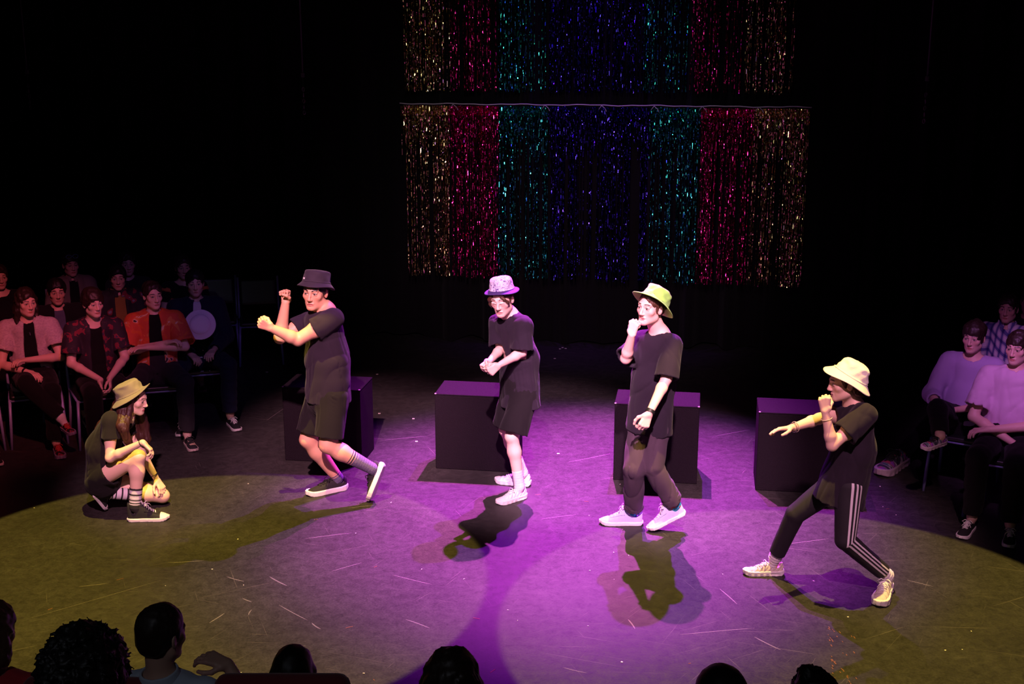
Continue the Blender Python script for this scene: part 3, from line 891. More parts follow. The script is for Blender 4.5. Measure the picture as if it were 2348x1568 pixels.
# worn tape and scuffs that have a shape of their own, and bits of paper left lying
rnd = random.Random(4)
def scuffs():
    m = MB()
    def line(a, b, w, z=.0006):
        a, b = at_z(*a), at_z(*b); d = nrm(b - a); n = V(-d[1], d[0], 0) * w / 2; o = len(m.v); mid = lerp(a, b, .5) + n * rnd.uniform(-3, 3)
        k = 5
        for i in range(k + 1):
            t = i / k; c = (1 - t)**2 * a + 2 * t * (1 - t) * mid + t * t * b; ww = (1 if 0 < i < k else .3)
            m.v.append(tuple(c + n * ww + V(0, 0, z))); m.v.append(tuple(c - n * ww + V(0, 0, z)))
        for i in range(k): m.f.append((o + 2 * i, o + 2 * i + 1, o + 2 * i + 3, o + 2 * i + 2))
    for a, b, w in (((618, 1322), (658, 1343), .010), ((520, 1322), (560, 1333), .008), ((556, 1372), (577, 1380), .008), ((640, 1387), (705, 1422), .006),
                    ((715, 1428), (735, 1442), .008), ((480, 1428), (515, 1406), .008), ((570, 1410), (577, 1398), .006), ((930, 1420), (985, 1440), .007),
                    ((1440, 1420), (1456, 1442), .008), ((1290, 1530), (1345, 1543), .006), ((700, 1480), (630, 1500), .006), ((900, 1318), (990, 1340), .005),
                    ((385, 1290), (470, 1285), .006), ((60, 1420), (370, 1330), .003), ((180, 1345), (250, 1337), .005), ((700, 1235), (805, 1222), .006), ((760, 1310), (830, 1290), .005),
                    ((1560, 1455), (1730, 1440), .006), ((1650, 1350), (1690, 1385), .006), ((1730, 1460), (1790, 1490), .009), ((1780, 1250), (1900, 1235), .006), ((2080, 1330), (2140, 1345), .006),
                    ((800, 1165), (860, 1158), .006), ((1240, 1190), (1320, 1180), .006), ((870, 1010), (980, 1000), .006), ((1300, 1060), (1400, 1040), .006), ((1640, 1000), (1720, 985), .006), ((610, 965), (660, 930), .005)):
        line(a, b, w)
    return m
M_SCUFF = mat('pale_scuff', (.15, .13, .125), .7)
sc = scuffs().build('scuff_marks', M_SCUFF, fl); tag(sc, 'pale scratches worn into the black floor', kind='stuff')
def debris(n, box, r0, r1, seed):
    m = MB(); q = random.Random(seed)
    for _ in range(n):
        c = at_z(q.uniform(box[0], box[2]), q.uniform(box[1], box[3])); a = q.uniform(0, 3.14)
        M = np.array([[math.cos(a), -math.sin(a), 0], [math.sin(a), math.cos(a), 0], [0, 0, 1]])
        s_ = q.uniform(r0, r1); m.box(c + V(0, 0, .0015), (s_, s_ * q.uniform(.4, 1), .002), M)
    return m
M_PAPER = mat('paper_scrap', (.75, .68, .62), .8)
d1 = debris(38, (40, 1100, 2300, 1560), .005, .012, 8)
for px, py in ((1290, 797), (1284, 800), (1297, 799), (1272, 822), (865, 858), (690, 912), (612, 853), (948, 960), (955, 1012), (870, 948), (1280, 1040)):
    d1.box(at_z(px, py) + V(0, 0, .0015), (.022, .014, .003))
dd = d1.build('paper_scraps', M_PAPER); tag(dd, 'scraps of pale paper littering the dark stage floor', 'litter', kind='stuff')
M_OTAPE = mat('orange_tape_residue', (.20, .075, .035), .8)
m = MB()
q = random.Random(2)
for i in range(46):
    y = 1438 + 130 * q.random(); x = 1897 + (y - 1438) * .10 + (q.uniform(0, 10) if q.random() < .6 else q.uniform(0, 75))
    c = at_z(x, y); m.box(c + V(0, 0, .0006 + .00004 * i), (q.uniform(.003, .006), q.uniform(.008, .028), .0008), np.array([[math.cos(.1), -math.sin(.1), 0], [math.sin(.1), math.cos(.1), 0], [0, 0, 1]]))
for i in range(16):
    px, py = q.uniform(60, 2300), q.uniform(1080, 1560); a = q.uniform(0, 3.14)
    m.box(at_z(px, py) + V(0, 0, .0007), (q.uniform(.003, .006), q.uniform(.012, .05), .001), np.array([[math.cos(a), -math.sin(a), 0], [math.sin(a), math.cos(a), 0], [0, 0, 1]]))
ot = m.build('tape_residue', M_OTAPE, fl); tag(ot, 'flakes of old orange tape', kind='stuff')

# walls behind the drapes and the ends of the room, all painted black
for nm, c, d in (('wall_back', stage(0, D_DRAPE + 1.0, 3.5), (17, .2, 7.2)), ('wall_left', stage(-8.1, 7.5, 3.5), (.2, 17, 7.2)), ('wall_right', stage(8.1, 7.5, 3.5), (.2, 17, 7.2))):
    tag(MB().box(c, d, BM).build(nm, BLACK), kind='structure')

# black stage drapes with folds
M_DRAPE = mat('black_wool_serge', (.008, .007, .008), .95, spec=.15, sheen=.04, bump=.3, bscale=350)
def drape(u0, u1, v, z0, z1, seed, label, group='black stage drapes'):
    q = np.random.RandomState(seed); nu = int((u1 - u0) / .022); u = np.linspace(u0, u1, nu)
    ph = np.cumsum(q.uniform(.20, .48, nu)); P = []
    amp = .055 + .03 * np.sin(u * 2.1 + seed)
    for z in np.linspace(z0, z1, 9):
        t = (z - z0) / (z1 - z0); k = 1 + .35 * (1 - t)
        dv = amp * k * (np.sin(ph) + .35 * np.sin(2 * ph + seed + t))
        zz = z + (.012 * np.sin(u * 5 + seed) + .006 * np.sin(ph) if t == 0 else 0)
        P.append([stage(a + .02 * math.sin(b), v + c, e) for a, b, c, e in zip(u, ph, dv, np.broadcast_to(zz, u.shape))])
    o = MB().quad_grid(np.array(P)).build('stage_drape', M_DRAPE, smooth=True)
    tag(o, label, 'curtain', group)
    return o
us = [-7.6, -5.2, -2.9, -.7, 1.6, 3.9, 6.0, 7.8]
for i in range(7):
    behind = 'black pleated stage drape hanging behind the foil curtains' if us[i + 1] > on_wall(930, 500, D_DRAPE)[0] and us[i] < on_wall(1850, 500, D_DRAPE)[0] else 'black pleated stage drape to the side of the foil curtains'
    drape(us[i] - .08, us[i + 1] + .08, D_DRAPE + .06 * (i % 2), .015, 6.6, 11 + i, behind, 'black drapes behind the foil' if 'behind' in behind else 'black drapes beside the foil')

# ---------------------------------------------------------------- foil fringe curtains, two rows of eight
V_FOIL = D_DRAPE - .30
def foil(name, col, rough=.17):
    m = mat(name, col, rough, metal=1.0); return m
FOIL = {'gold': foil('gold_foil', (.85, .70, .30)), 'red': foil('magenta_red_foil', (.80, .03, .24)), 'green': foil('emerald_foil', (.03, .46, .34)), 'blue': foil('cobalt_foil', (.035, .025, .30))}
WORD = {'gold': 'gold', 'red': 'magenta red', 'green': 'emerald green', 'blue': 'cobalt blue'}
def foil_panel(row, colour, u0, u1, z0, z1, v, seed, side):
    q = np.random.RandomState(seed); W = u1 - u0
    root = empty('foil_curtain', tuple(stage((u0 + u1) / 2, v, z0)), PSI)
    where = {'gold': 'outer end', 'red': 'next to gold', 'green': 'next to blue', 'blue': 'middle'}[colour]
    tag(root, '%s foil fringe curtain, %s row, %s, on the %s side' % (WORD[colour], row, where, ('dark hat', 'white hat')[side]), 'foil curtain', 'foil curtains of the %s row' % row)
    vs, fs = [], []
    # strands bunch together and leave dark gaps between the bunches
    dens = np.convolve(q.rand(44), np.ones(2) / 2, 'same'); dens = np.clip((dens - .34) * 3.2, 0, 1)
    h = .0115
    for layer in range(2):
        n = 58
        for i in range(n):
            x = -W / 2 + W * (i + q.rand()) / n
            d_ = dens[min(43, max(0, int((x / W + .5) * 43.9)))]
            full = q.rand() < .12 + .85 * d_
            w = .0022 + .0018 * q.rand(); y = layer * .05 + q.uniform(-.03, .03)
            zb = z0 + q.uniform(0, .03) + (.05 if q.rand() < .1 else 0)
            if not full: zb = z1 - (z1 - z0) * q.uniform(.08, .30)
            k = max(4, int((z1 - zb) / h)); zz = np.linspace(z1, zb, k + 1) - z0
            tw = q.uniform(-.5, .5) + q.normal(size=k)[np.cumsum(q.rand(k) < .55) % k] * .45; tilt = np.clip(q.normal(size=k)[np.cumsum(q.rand(k) < .5) % k] * .30 + q.normal() * .12, -1, 1)
            cx = np.cos(tw) * w; sx = np.sin(tw) * w; dy = np.tan(tilt) * h / 2
            xx = x + q.normal() * .010 * (1 - zz[1:] / (z1 - z0))
            Q = np.stack([np.stack([xx - cx, y - sx - dy, zz[:-1]], 1), np.stack([xx + cx, y + sx - dy, zz[:-1]], 1), np.stack([xx + cx, y + sx + dy, zz[1:]], 1), np.stack([xx - cx, y - sx + dy, zz[1:]], 1)], 1)
            vs.append(Q.reshape(-1, 3))
    vs = np.concatenate(vs); fs = np.arange(len(vs)).reshape(-1, 4)
    me = np_mesh('foil_strips', np.array(vs), np.array(fs)); me.materials.append(FOIL[colour])
    o = link('foil_strips', me, None, root, smooth=False); tag(o, 'narrow crinkled %s foil strips' % WORD[colour], kind='stuff')
    # crumpled header strip the fringe hangs from
    nu, nz = 60, 9; P = np.zeros((nz, nu, 3))
    hh = .10 if row == 'lower' else .06
    for j in range(nz):
        P[j, :, 0] = np.linspace(-W / 2, W / 2, nu); P[j, :, 1] = .02 + q.normal(size=nu) * .006; P[j, :, 2] = z1 - z0 - hh * j / (nz - 1) + q.normal(size=nu) * .003 * (0 < j)
    MB().quad_grid(P).build('header_band', FOIL[colour], root)
    return root
row_px = [(920, 1030, 'gold'), (1030, 1143, 'red'), (1143, 1258, 'green'), (1258, 1374, 'blue'), (1374, 1492, 'blue'), (1492, 1607, 'green'), (1607, 1730, 'red'), (1730, 1858, 'gold')]
for i, (a, b, c) in enumerate(row_px):
    u0 = on_wall(a, 243, V_FOIL)[0]; u1 = on_wall(b, 243, V_FOIL)[0]
    zt = on_wall(1390, 246, V_FOIL)[1]; zb = on_wall(1390, 648, V_FOIL)[1]
    foil_panel('lower', c, u0, u1, zb, zt, V_FOIL, 100 + i, i // 4)
    e = .983
    zt2 = on_wall(1390, 216, V_FOIL)[1]
    uc = on_wall(1372, 216, V_FOIL)[0]
    foil_panel('upper', c, uc + (u0 - on_wall(1389, 243, V_FOIL)[0]) * e * .975, uc + (u1 - on_wall(1389, 243, V_FOIL)[0]) * e * .975, zt2, zt2 + 1.98, V_FOIL + .10, 200 + i, i // 4)
# the line the lower row hangs on
M_LINE = mat('white_rope', (.75, .72, .75), .6)
ua, ub = on_wall(917, 241, V_FOIL)[0], on_wall(1861, 251, V_FOIL)[0]; zl = on_wall(1390, 244, V_FOIL)[1]
m = MB(); m.tube([stage(u, V_FOIL - .01, zl + .012 + .004 * math.sin(u * 9) + .003 * math.sin(u * 23)) for u in np.linspace(ua, ub, 60)], .0055, 6)
ln = m.build('hanging_line', M_LINE, smooth=True); tag(ln, 'thin white line stretched along the top of the lower foil row', 'rope')
for px in (1040, 1250, 1380, 1500, 1610, 1740):
    u = on_wall(px, 244, V_FOIL)[0]
    MB().tube([stage(u - .03, V_FOIL - .02, zl - .03), stage(u, V_FOIL - .03, zl + .01), stage(u + .035, V_FOIL - .02, zl - .02), stage(u + .05, V_FOIL - .025, zl - .05)], .004, 5).build('knot_tail', M_LINE, ln, smooth=True)
M_PIPE = mat('black_steel_pipe', (.03, .03, .03), .5, metal=.6)
m = MB(); m.tube([stage(on_wall(1370, 216, V_FOIL)[0] + s_ * 2.6, V_FOIL + .10, on_wall(1390, 216, V_FOIL)[1] + 2.03) for s_ in (-1, 1)], .024, 10)
tag(m.build('batten', M_PIPE, smooth=True), 'black pipe that the upper foil row hangs from', 'pipe')
# hoist cables with small chain weights, hanging in the dark beside the foil
M_CABLE = mat('grey_cable', (.10, .10, .10), .6); M_CHAIN = mat('dull_steel_chain', (.35, .33, .33), .35, metal=.9)
for (x0, x1, y1, y2), lab in (((687, 694, 172, 258), 'thin hoist cable with end chain, just beside the gold foil'), ((2143, 2126, 180, 278), 'thin hoist cable with end chain, out past the gold foil beyond the white hat'), ((45, 62, 165, 246), 'thin hoist cable with end chain, above the seated rows')):
    vv = D_DRAPE - 1.2
    u, z = on_wall(x1, y1, vv); z2 = on_wall(x1, y2, vv)[1]
    r = empty('hoist_cable', tuple(stage(u, vv, z2))); tag(r, lab, 'cable')
    MB().tube([V(0, 0, z - z2), V(0, 0, 6.4 - z2)], .008, 6).build('cable', M_CABLE, r, smooth=True)
    MB().box(V(0, 0, z - z2), (.035, .03, .05), None, .006).build('clamp', M_CABLE, r)
    for k in range(5):
        zz = (z - z2) * (1 - k / 4.) * .62; a = k * 1.57
        pts = [V(.011 * math.cos(t) * math.cos(a), .011 * math.cos(t) * math.sin(a), zz + .02 * math.sin(t)) for t in np.linspace(0, 6.283, 10, endpoint=False)]
        MB().tube(pts, .0042, 5, closed=True).build('chain_link', M_CHAIN, r, smooth=True)
    MB().tube([V(0, 0, 0), V(0, 0, z - z2)], .002, 4).build('cord', M_CABLE, r)

# ---------------------------------------------------------------- four carpeted rostrum boxes
def carpet(name):
    m = mat(name, (.0115, .0085, .0115), 1.0, spec=.04, sheen=.0, bump=1.0, bscale=260, mottle=.35, mscale=120)
    return m
M_CARPET = carpet('dark_carpet')
M_EDGE = mat('worn_board_edge', (.30, .24, .24), .8)
def rostrum(x0, x1, ybot, ytop, yback, label, turn=0.0):
    a = at_z(x0, ybot); b_ = at_z(x1, ybot + (x1 - x0) * .046)
    w = float(np.linalg.norm(b_ - a)); h = .61
    d = .38
    ang = PSI + R(turn); bx = V(math.cos(ang), math.sin(ang), 0); by = V(-math.sin(ang), math.cos(ang), 0); M = np.stack([bx, by, V(0, 0, 1)], 1)
    w = .64
    c = lerp(a, b_, .5) + by * d / 2
    r = empty('rostrum_box', tuple(c), ang); tag(r, label, 'box')
    s_ = .006
    MB().box(V(0, 0, h / 2), (w, d, h), None, s_).build('body', M_CARPET, r)
    MB().box(V(0, 0, h + .004), (w + .004, d + .004, .012), None, .004).build('top_panel', M_CARPET, r)
    for sx in (-1, 1): MB().box(V(sx * (w / 2 - .006), -d / 2 + .006, h + .008), (.016, .016, .008), None, .003).build('worn_corner', M_EDGE, r)
    return r
rostrum(656, 828, 1056, 890, 867, 'dark carpeted box behind the person in the plain black hat')
rostrum(1003, 1178, 1075, 913, 884, 'dark carpeted box behind the person in the patterned hat')
rostrum(1409, 1594, 1101, 935, 905, 'dark carpeted box behind the person in the lime green hat')
rostrum(1737, 1925, 1125, 950, 923, 'dark carpeted box behind the person in the white hat')

# ---------------------------------------------------------------- cloth and skin
SKIN = mat('skin', (.6, .4, .3), .48, vcol=True, bump=.05, bscale=300, spec=.4)
TEE = mat('black_cotton', (.018, .0125, .022), .9, spec=.2, sheen=.05, bump=.25, bscale=420)
TEE2 = mat('washed_black_cotton', (.013, .0105, .011), .9, spec=.2, sheen=.05, bump=.25, bscale=420)
SHORTS = mat('black_jersey', (.008, .0065, .008), .9, spec=.2, sheen=.04, bump=.2, bscale=380)
DENIM = mat('charcoal_twill', (.058, .038, .055), .9, spec=.2, sheen=.05, bump=.3, bscale=500)
WHITE_L = mat('white_leather', (.72, .69, .68), .5, bump=.1)
WHITE_R = mat('white_rubber', (.78, .75, .74), .5)
CREAM_L = mat('cream_mesh', (.60, .52, .46), .7, bump=.4, bscale=300)
BLACK_K = mat('black_knit', (.012, .011, .013), .85, bump=.3, bscale=500)
BLACK_C = mat('black_canvas', (.014, .014, .015), .8, bump=.3, bscale=600)
LILAC_C = mat('pale_lilac_canvas', (.50, .52, .74), .8, bump=.3, bscale=600)
LACE_W = mat('white_lace', (.78, .75, .72), .8); LACE_B = mat('black_lace', (.012, .011, .012), .8)
HAIR_DK = mat('dark_brown_hair', (.022, .012, .008), .5, spec=.4); HAIR_BR = mat('brown_hair', (.075, .032, .017), .45, spec=.4)
HAIR_RED = mat('long_auburn_hair', (.045, .013, .010), .55, spec=.4); HAIR_BK = mat('black_hair', (.008, .006, .005), .5, spec=.3)
HAT_NAVY = mat('dark_navy_cotton', (.018, .011, .025), .85, sheen=.1, bump=.3, bscale=400)
HAT_OLIVE = mat('khaki_cotton', (.21, .18, .125), .85, sheen=.1, bump=.3, bscale=400)
HAT_LIME = mat('lime_terry', (.36, .84, .13), .9, sheen=.1, bump=.6, bscale=260)
HAT_WHITE = mat('white_cotton', (.82, .76, .70), .85, sheen=.2, bump=.4, bscale=260)
HAT_PRINT = pattern('white_print_cotton', [(0, (.07, .04, .20)), (.40, (.62, .58, .68)), (.56, (.16, .11, .32)), (.61, (.66, .62, .70))], 55, 2, distort=1.2, stretch=(1, 1, .7))
HAT_PURPLE = mat('deep_purple_cotton', (.045, .025, .13), .85, bump=.3)
BLK = mat('black_band', (.008, .008, .009), .5); SILVER = mat('silver', (.7, .68, .66), .25, metal=1)
BEAD = mat('pale_beads', (.70, .55, .45), .5)
SOCK_STRIPE = banded('striped_sock', 'along', [(0, (.02, .02, .02)), (.10, (.72, .68, .70)), (.30, (.02, .02, .02)), (.38, (.72, .68, .70)), (.60, (.02, .02, .02)), (.66, (.72, .68, .70)), (.76, (.02, .02, .02)), (.82, (.72, .68, .70)), (.88, (.02, .02, .02))])
SOCK_GREY = banded('heather_sock', 'along', [(0, (.035, .03, .055)), (.09, (.10, .085, .15)), (.14, (.035, .03, .055)), (.20, (.11, .095, .17))], bump=1.0)
SOCK_WHITE = mat('white_sock', (.74, .70, .72), .9, bump=.5, bscale=300)
SOCK_TEAL = pattern('teal_red_sock', [(0, (.03, .30, .42)), (.5, (.03, .34, .46)), (.60, (.60, .08, .04))], 40, 1)
def thumb_n(d, th, right):
    d = nrm(d); th = orth(th, d); return np.cross(th, d) if right else np.cross(d, th)
def G(px, py, z=0.0): return at_z(px, py, z)

# ---------------------------------------------------------------- crouching person in the khaki hat
Y0 = 8.40; A = lambda px, py, dy=0.: at_y(px, py, Y0 + dy)
J = dict(head=A(307, 913, -.02), neck=A(291, 954), shR=A(253, 962, -.13), shL=A(279, 958, .13), elR=A(252, 1050, -.20), wrR=A(327, 1014, -.24),
         elL=A(323, 1036, .10), wrL=A(360, 1100, .13), hipR=A(235, 1090, -.08), hipL=A(241, 1097, .08), knR=A(316, 1048, -.12),
         heelR=G(293, 1194), toeR=G(389, 1190), knL=G(371, 1136, .075))
J['anR'] = lerp(J['heelR'], J['toeR'], .2) + V(0, 0, .11)
J['toeL'] = G(240, 1167, .012); J['heelL'] = at_y(209, 1132, J['toeL'][1] - .14); J['anL'] = at_y(247, 1130, J['toeL'][1] - .05)
J['fuL'] = V(.9, .35, .4); J['kfR'] = V(.7, -.2, .6); J['kfL'] = V(.7, -.2, -.3); J['bow'] = V(-.05, 0, .01)
p = Person('person crouching on one knee in a khaki bucket hat, with long auburn hair', J, frame_from(84, -13), .93, skin=(.66, .46, .34), hair=(.06, .025, .015), lips=(.62, .16, .16), hand_s=.88, res=.007)
dR = nrm(V(.70, .05, -.75)); dL = nrm(V(.45, -.35, -.55))
p.body(arm=.82, leg=.93, torso=.86, jaw=.92, gaze=.6, brow=.6, thigh=1.02, hands={'R': dict(d=dR, n=nrm(V(-.75, -.2, -.6)), curl=(.25, .3, .36, .42), thumb=.4), 'L': dict(d=dL, n=nrm(V(-.3, .1, -.9)), curl=(.30, .34, .36, .40), thumb=.1, spread=.6)})
c, M, hs = J['head'], p.HM, p.hs; HP = lambda x, y, z: c + M @ (V(x, y, z) * hs)
near = [(HP(.072, .0, .01), .018), (HP(.078, .012, -.06), .020), (A(284, 985, -.17), .026), (A(300, 1025, -.12), .026)]
near2 = [(HP(.06, -.05, .0), .03), (HP(.07, -.05, -.08), .034), (A(278, 975, -.16), .034), (A(292, 1010, -.15), .022)]
back = [(HP(.03, -.085, .0), .035), (A(262, 950, -.02), .036), (A(234, 975, -.02), .032), (A(212, 1005, -.02), .020)]
back2 = [(HP(-.02, -.08, .0), .035), (A(268, 945, .06), .036), (A(244, 985, .05), .028), (A(222, 1000, .05), .018)]
far = [(HP(-.070, .005, .01), .02), (HP(-.075, .02, -.07), .026), (A(330, 975, .12), .034), (A(337, 1008, .10), .030)]
far2 = [(HP(-.06, -.03, -.02), .03), (A(312, 965, .14), .038), (A(325, 1000, .12), .040), (A(330, 1020, .10), .022)]
p.hair_cap('long', HAIR_RED, 4, locks=(near, near2, back, back2, far, far2), h=.0052, rough=.004, vol=.92, fr=-.03)
p.shirt('t_shirt', TEE2, rx=(.150, .135, .150), ry=(.095, .105, .120), hem=.03, sleeve=.50, slr=(.055, .062), wr=.005, seed=21)
p.legs_cloth('shorts', SHORTS, (.22, .22), .094, .100, pel=(.155, .125), seed=22)
for a_, tp in (('R', .62), ('L', .62)): p.sock(a_, tp, SOCK_STRIPE, (.046, .041))
p.shoes('hightop', (BLACK_C, WHITE_R, LACE_W, WHITE_R, BLACK_C), upL=(.9, .35, .4), name='high_top_shoe')
put_hat(p.root, c, M, hs, HAT_OLIVE, HAT_OLIVE, pitch=36, roll=3, base=.044, h=.090, r0=.098, r1=.086, brim=.050, drop=.034, flick=.042, seed=5, wrinkle=.0025)
p.band('hair_tie', 'R', .97, .0265, BLK, .002)
p.band('bracelet', 'L', .80, .0265, BLK, .0018)
m = MB(); m.tube([HP(.045, .02, -.11), A(305, 962, -.16), A(304, 975, -.14), A(306, 962, -.08), HP(-.03, .035, -.12)], .0018, 5); m.build('necklace', SILVER, p.root, T=-p.T, smooth=True)

# ---------------------------------------------------------------- person in the plain dark hat, fists raised
Y0 = 8.72
J = dict(head=A(723, 667, -.03), neck=A(746, 706), shL=A(766, 729, -.15), shR=A(714, 735, .14), elL=A(683, 779, -.18), wrL=A(622, 752, -.27), elR=A(642, 774, .02), wrR=A(655, 694, .0),
         hipL=A(766, 908, -.08), hipR=A(737, 906, .08), knR=A(707, 1008, .02), knL=A(752, 1020, -.16), heelR=G(796, 1120), toeR=G(702, 1138))
J['toeL'] = G(851, 1150, .006); J['heelL'] = at_y(884, 1064, J['toeL'][1] + .06); J['anL'] = at_y(853, 1074, J['toeL'][1] + .04)
J['anR'] = lerp(J['heelR'], J['toeR'], .22) + V(0, 0, .10); J['kfR'] = V(-.8, -.5, .2); J['kfL'] = V(-.8, -.5, .3); J['fuL'] = V(-1, .22, .1); J['bow'] = V(.018, 0, 0)
p = Person('person lunging with both fists raised, in a plain dark bucket hat and shorts', J, frame_from(-15, -3, 3), 1.07, skin=(.52, .30, .19), hair=(.012, .008, .006), lips=(.46, .16, .13), hand_s=1.0, res=.0075)
dL = J['wrL'] - J['elL']; dR = V(.02, -.05, 1)
p.body(arm=1.16, leg=1.14, torso=1.15, eyes='frown', brow=1.35, gaze=.1, hands={'L': dict(d=dL, n=thumb_n(dL, V(.1, -.25, 1), False), curl=1.0), 'R': dict(d=dR, n=V(-.25, -1, .1), curl=1.0)})
p.hair_cap('short', HAIR_BK, 6, fr=-.004, vol=.96)
p.shirt('t_shirt', TEE, rx=(.190, .178, .190), ry=(.128, .142, .155), hem=.03, sleeve=.52, slr=(.070, .084), wr=.008, seed=31)
p.legs_cloth('shorts', SHORTS, (.84, .84), .108, .103, pel=(.18, .145), seed=32)
p.sock('R', .62, SOCK_GREY, (.049, .042)); p.sock('L', .45, SOCK_GREY, (.056, .043))
p.shoes('runner', (BLACK_K, WHITE_R, LACE_B), upL=(-1, .22, .10), name='running_shoe')
h_, HM_, ho = put_hat(p.root, J['head'], p.HM, 1.05, HAT_NAVY, HAT_NAVY, pitch=16, base=.058, h=.080, r0=.093, r1=.086, brim=.031, drop=.030, seed=8, wrinkle=.0015, fwd=.004)
tg = MB(); tg.box(V(.062, .086, .022), (.016, .003, .010), np.array([[math.cos(.6), math.sin(.6), 0], [-math.sin(.6), math.cos(.6), 0], [0, 0, 1]]))
tg.build('woven_tag', WHITE_R, h_, HM_, ho)

# ---------------------------------------------------------------- person in the printed hat, eyes screwed shut
Y0 = 8.80
J = dict(head=A(1151, 684, -.10), neck=A(1169, 716, -.03), shL=A(1200, 744, -.12), shR=A(1141, 741, .09), elL=A(1197, 808, -.15), wrL=A(1143, 838, -.30), elR=A(1148, 800, .0), wrR=A(1122, 829, -.19),
         hipL=A(1203, 903, -.06), hipR=A(1177, 901, .06), knL=A(1174, 1001, -.15), knR=A(1160, 985, .08), heelL=G(1206, 1140), toeL=G(1138, 1158), heelR=G(1217, 1114), toeR=G(1135, 1105))
for a_ in 'LR': J['an' + a_] = lerp(J['heel' + a_], J['toe' + a_], .22) + V(0, 0, .10); J['kf' + a_] = V(-.6, -.7, .2)
J['bow'] = V(.03, .02, 0)
p = Person('person hunched with clenched fists together, in a white and purple printed hat', J, frame_from(-20, -14, -5), 1.0, skin=(.70, .48, .38), hair=(.05, .025, .018), lips=(.60, .24, .22), hand_s=.92, res=.0075)
dL = nrm(V(-.75, -.45, -.45)); dR = nrm(V(-.60, -.65, -.45))
p.body(arm=.86, leg=.90, torso=.92, eyes='shut', brow=.9, hands={'L': dict(d=dL, n=thumb_n(dL, V(-.3, .1, 1), False), curl=1.0), 'R': dict(d=dR, n=thumb_n(dR, V(.1, .2, 1), True), curl=1.0)})
HP = lambda x, y, z: J['head'] + p.HM @ (V(x, y, z) * p.hs)
fr1 = [(HP(.050, .080, .055), .009), (HP(.068, .066, .02), .010), (HP(.074, .052, -.02), .009), (HP(.075, .045, -.055), .004)]
fr2 = [(HP(-.030, .092, .055), .006), (HP(-.055, .082, .03), .007), (HP(-.068, .066, .0), .007), (HP(-.072, .055, -.035), .003)]
p.hair_cap('short', HAIR_BR, 9, fr=-.034, locks=(fr1, fr2), vol=.96, rough=.0015)
p.shirt('t_shirt', TEE, rx=(.160, .160, .172), ry=(.108, .120, .135), hem=.09, sleeve=.86, slr=(.064, .082), wr=.0065, seed=41)
p.legs_cloth('shorts', SHORTS, (.90, .88), .098, .106, pel=(.155, .125), seed=42)
for a_ in 'LR': p.sock(a_, .66, SOCK_WHITE, (.041, .038))
p.shoes('chunky', (WHITE_L, WHITE_R, LACE_W), name='white_sneaker')
put_hat(p.root, J['head'], p.HM, .98, HAT_PRINT, HAT_PURPLE, pitch=12, base=.066, h=.088, r0=.091, r1=.080, brim=.034, drop=.014, seed=11, wrinkle=.0015, brim_wave=.003, dome=.024)

# ---------------------------------------------------------------- person in the lime hat, mid-step
Y0 = 8.15
J = dict(head=A(1492, 703, -.05), neck=A(1514, 759), shL=A(1542, 789, -.12), shR=A(1472, 780, .10), elL=A(1528, 868, -.22), wrL=A(1488, 949, -.36), elR=A(1435, 822, -.03), wrR=A(1449, 768, -.16),
         hipL=A(1502, 966, -.05), hipR=A(1476, 966, .05), knR=A(1455, 1076, -.14), knL=A(1497, 1070, -.13), heelR=G(1474, 1202), toeR=G(1374, 1200))
J['toeL'] = G(1486, 1217, .004); J['heelL'] = at_y(1573, 1176, J['toeL'][1] + .03)
J['anR'] = lerp(J['heelR'], J['toeR'], .22) + V(0, 0, .11); J['anL'] = lerp(J['heelL'], J['toeL'], .22) + nrm(V(-.25, -.05, 1)) * .10; J['fuL'] = V(-.35, -.05, 1)
p = Person('person stepping with one fist at the mouth, in a lime green hat and dark trousers', J, frame_from(-43, 2, 3), 1.0, skin=(.70, .46, .36), hair=(.07, .035, .02), lips=(.62, .25, .22), hand_s=.98, res=.0075)
dL = nrm(V(-.40, -.25, -.85)); dR = nrm(V(.15, -.1, 1))
p.body(mouth='open', arm=.95, leg=.95, torso=1.0, gaze=-.3, brow=.9, hands={'L': dict(d=dL, n=nrm(V(-.2, .9, -.2)), curl=(.45, .5, .55, .6), thumb=.4), 'R': dict(d=dR, n=V(.6, .8, 0), curl=.95)})
p.hair_cap('short', HAIR_BR, 12, fr=-.026, vol=.96)
p.shirt('t_shirt', TEE, rx=(.170, .160, .178), ry=(.112, .125, .140), hem=.06, sleeve=.96, slr=(.066, .080), wr=.007, seed=51)
p.legs_cloth('trousers', DENIM, r0=.100, rk=.076, below=(.93, .86), rb=.066, pel=(.165, .13), wr=.005, seed=52)
for a_, lo in (('R', .88), ('L', .82)):
    ax = nrm(J['an' + a_] - J['kn' + a_]); b0 = lerp(J['kn' + a_], J['an' + a_], lo)
    F = Field(); F.tube(b0 - ax * .012, b0 + ax * .022, V(1, 0, 0), (.071, .071), (.071, .071), .005, capa=True, capb=True, hollow=.03)
    p.put('trouser_cuff', F, .005, DENIM)
    p.sock(a_, .84, SOCK_TEAL, (.047, .044))
sh_ = p.shoes('hightop', (LILAC_C, WHITE_R, LACE_W, WHITE_R, LILAC_C), upL=(-.35, -.05, 1), name='high_top_shoe')
M_NAVY = mat('navy_print', (.04, .05, .2), .7)
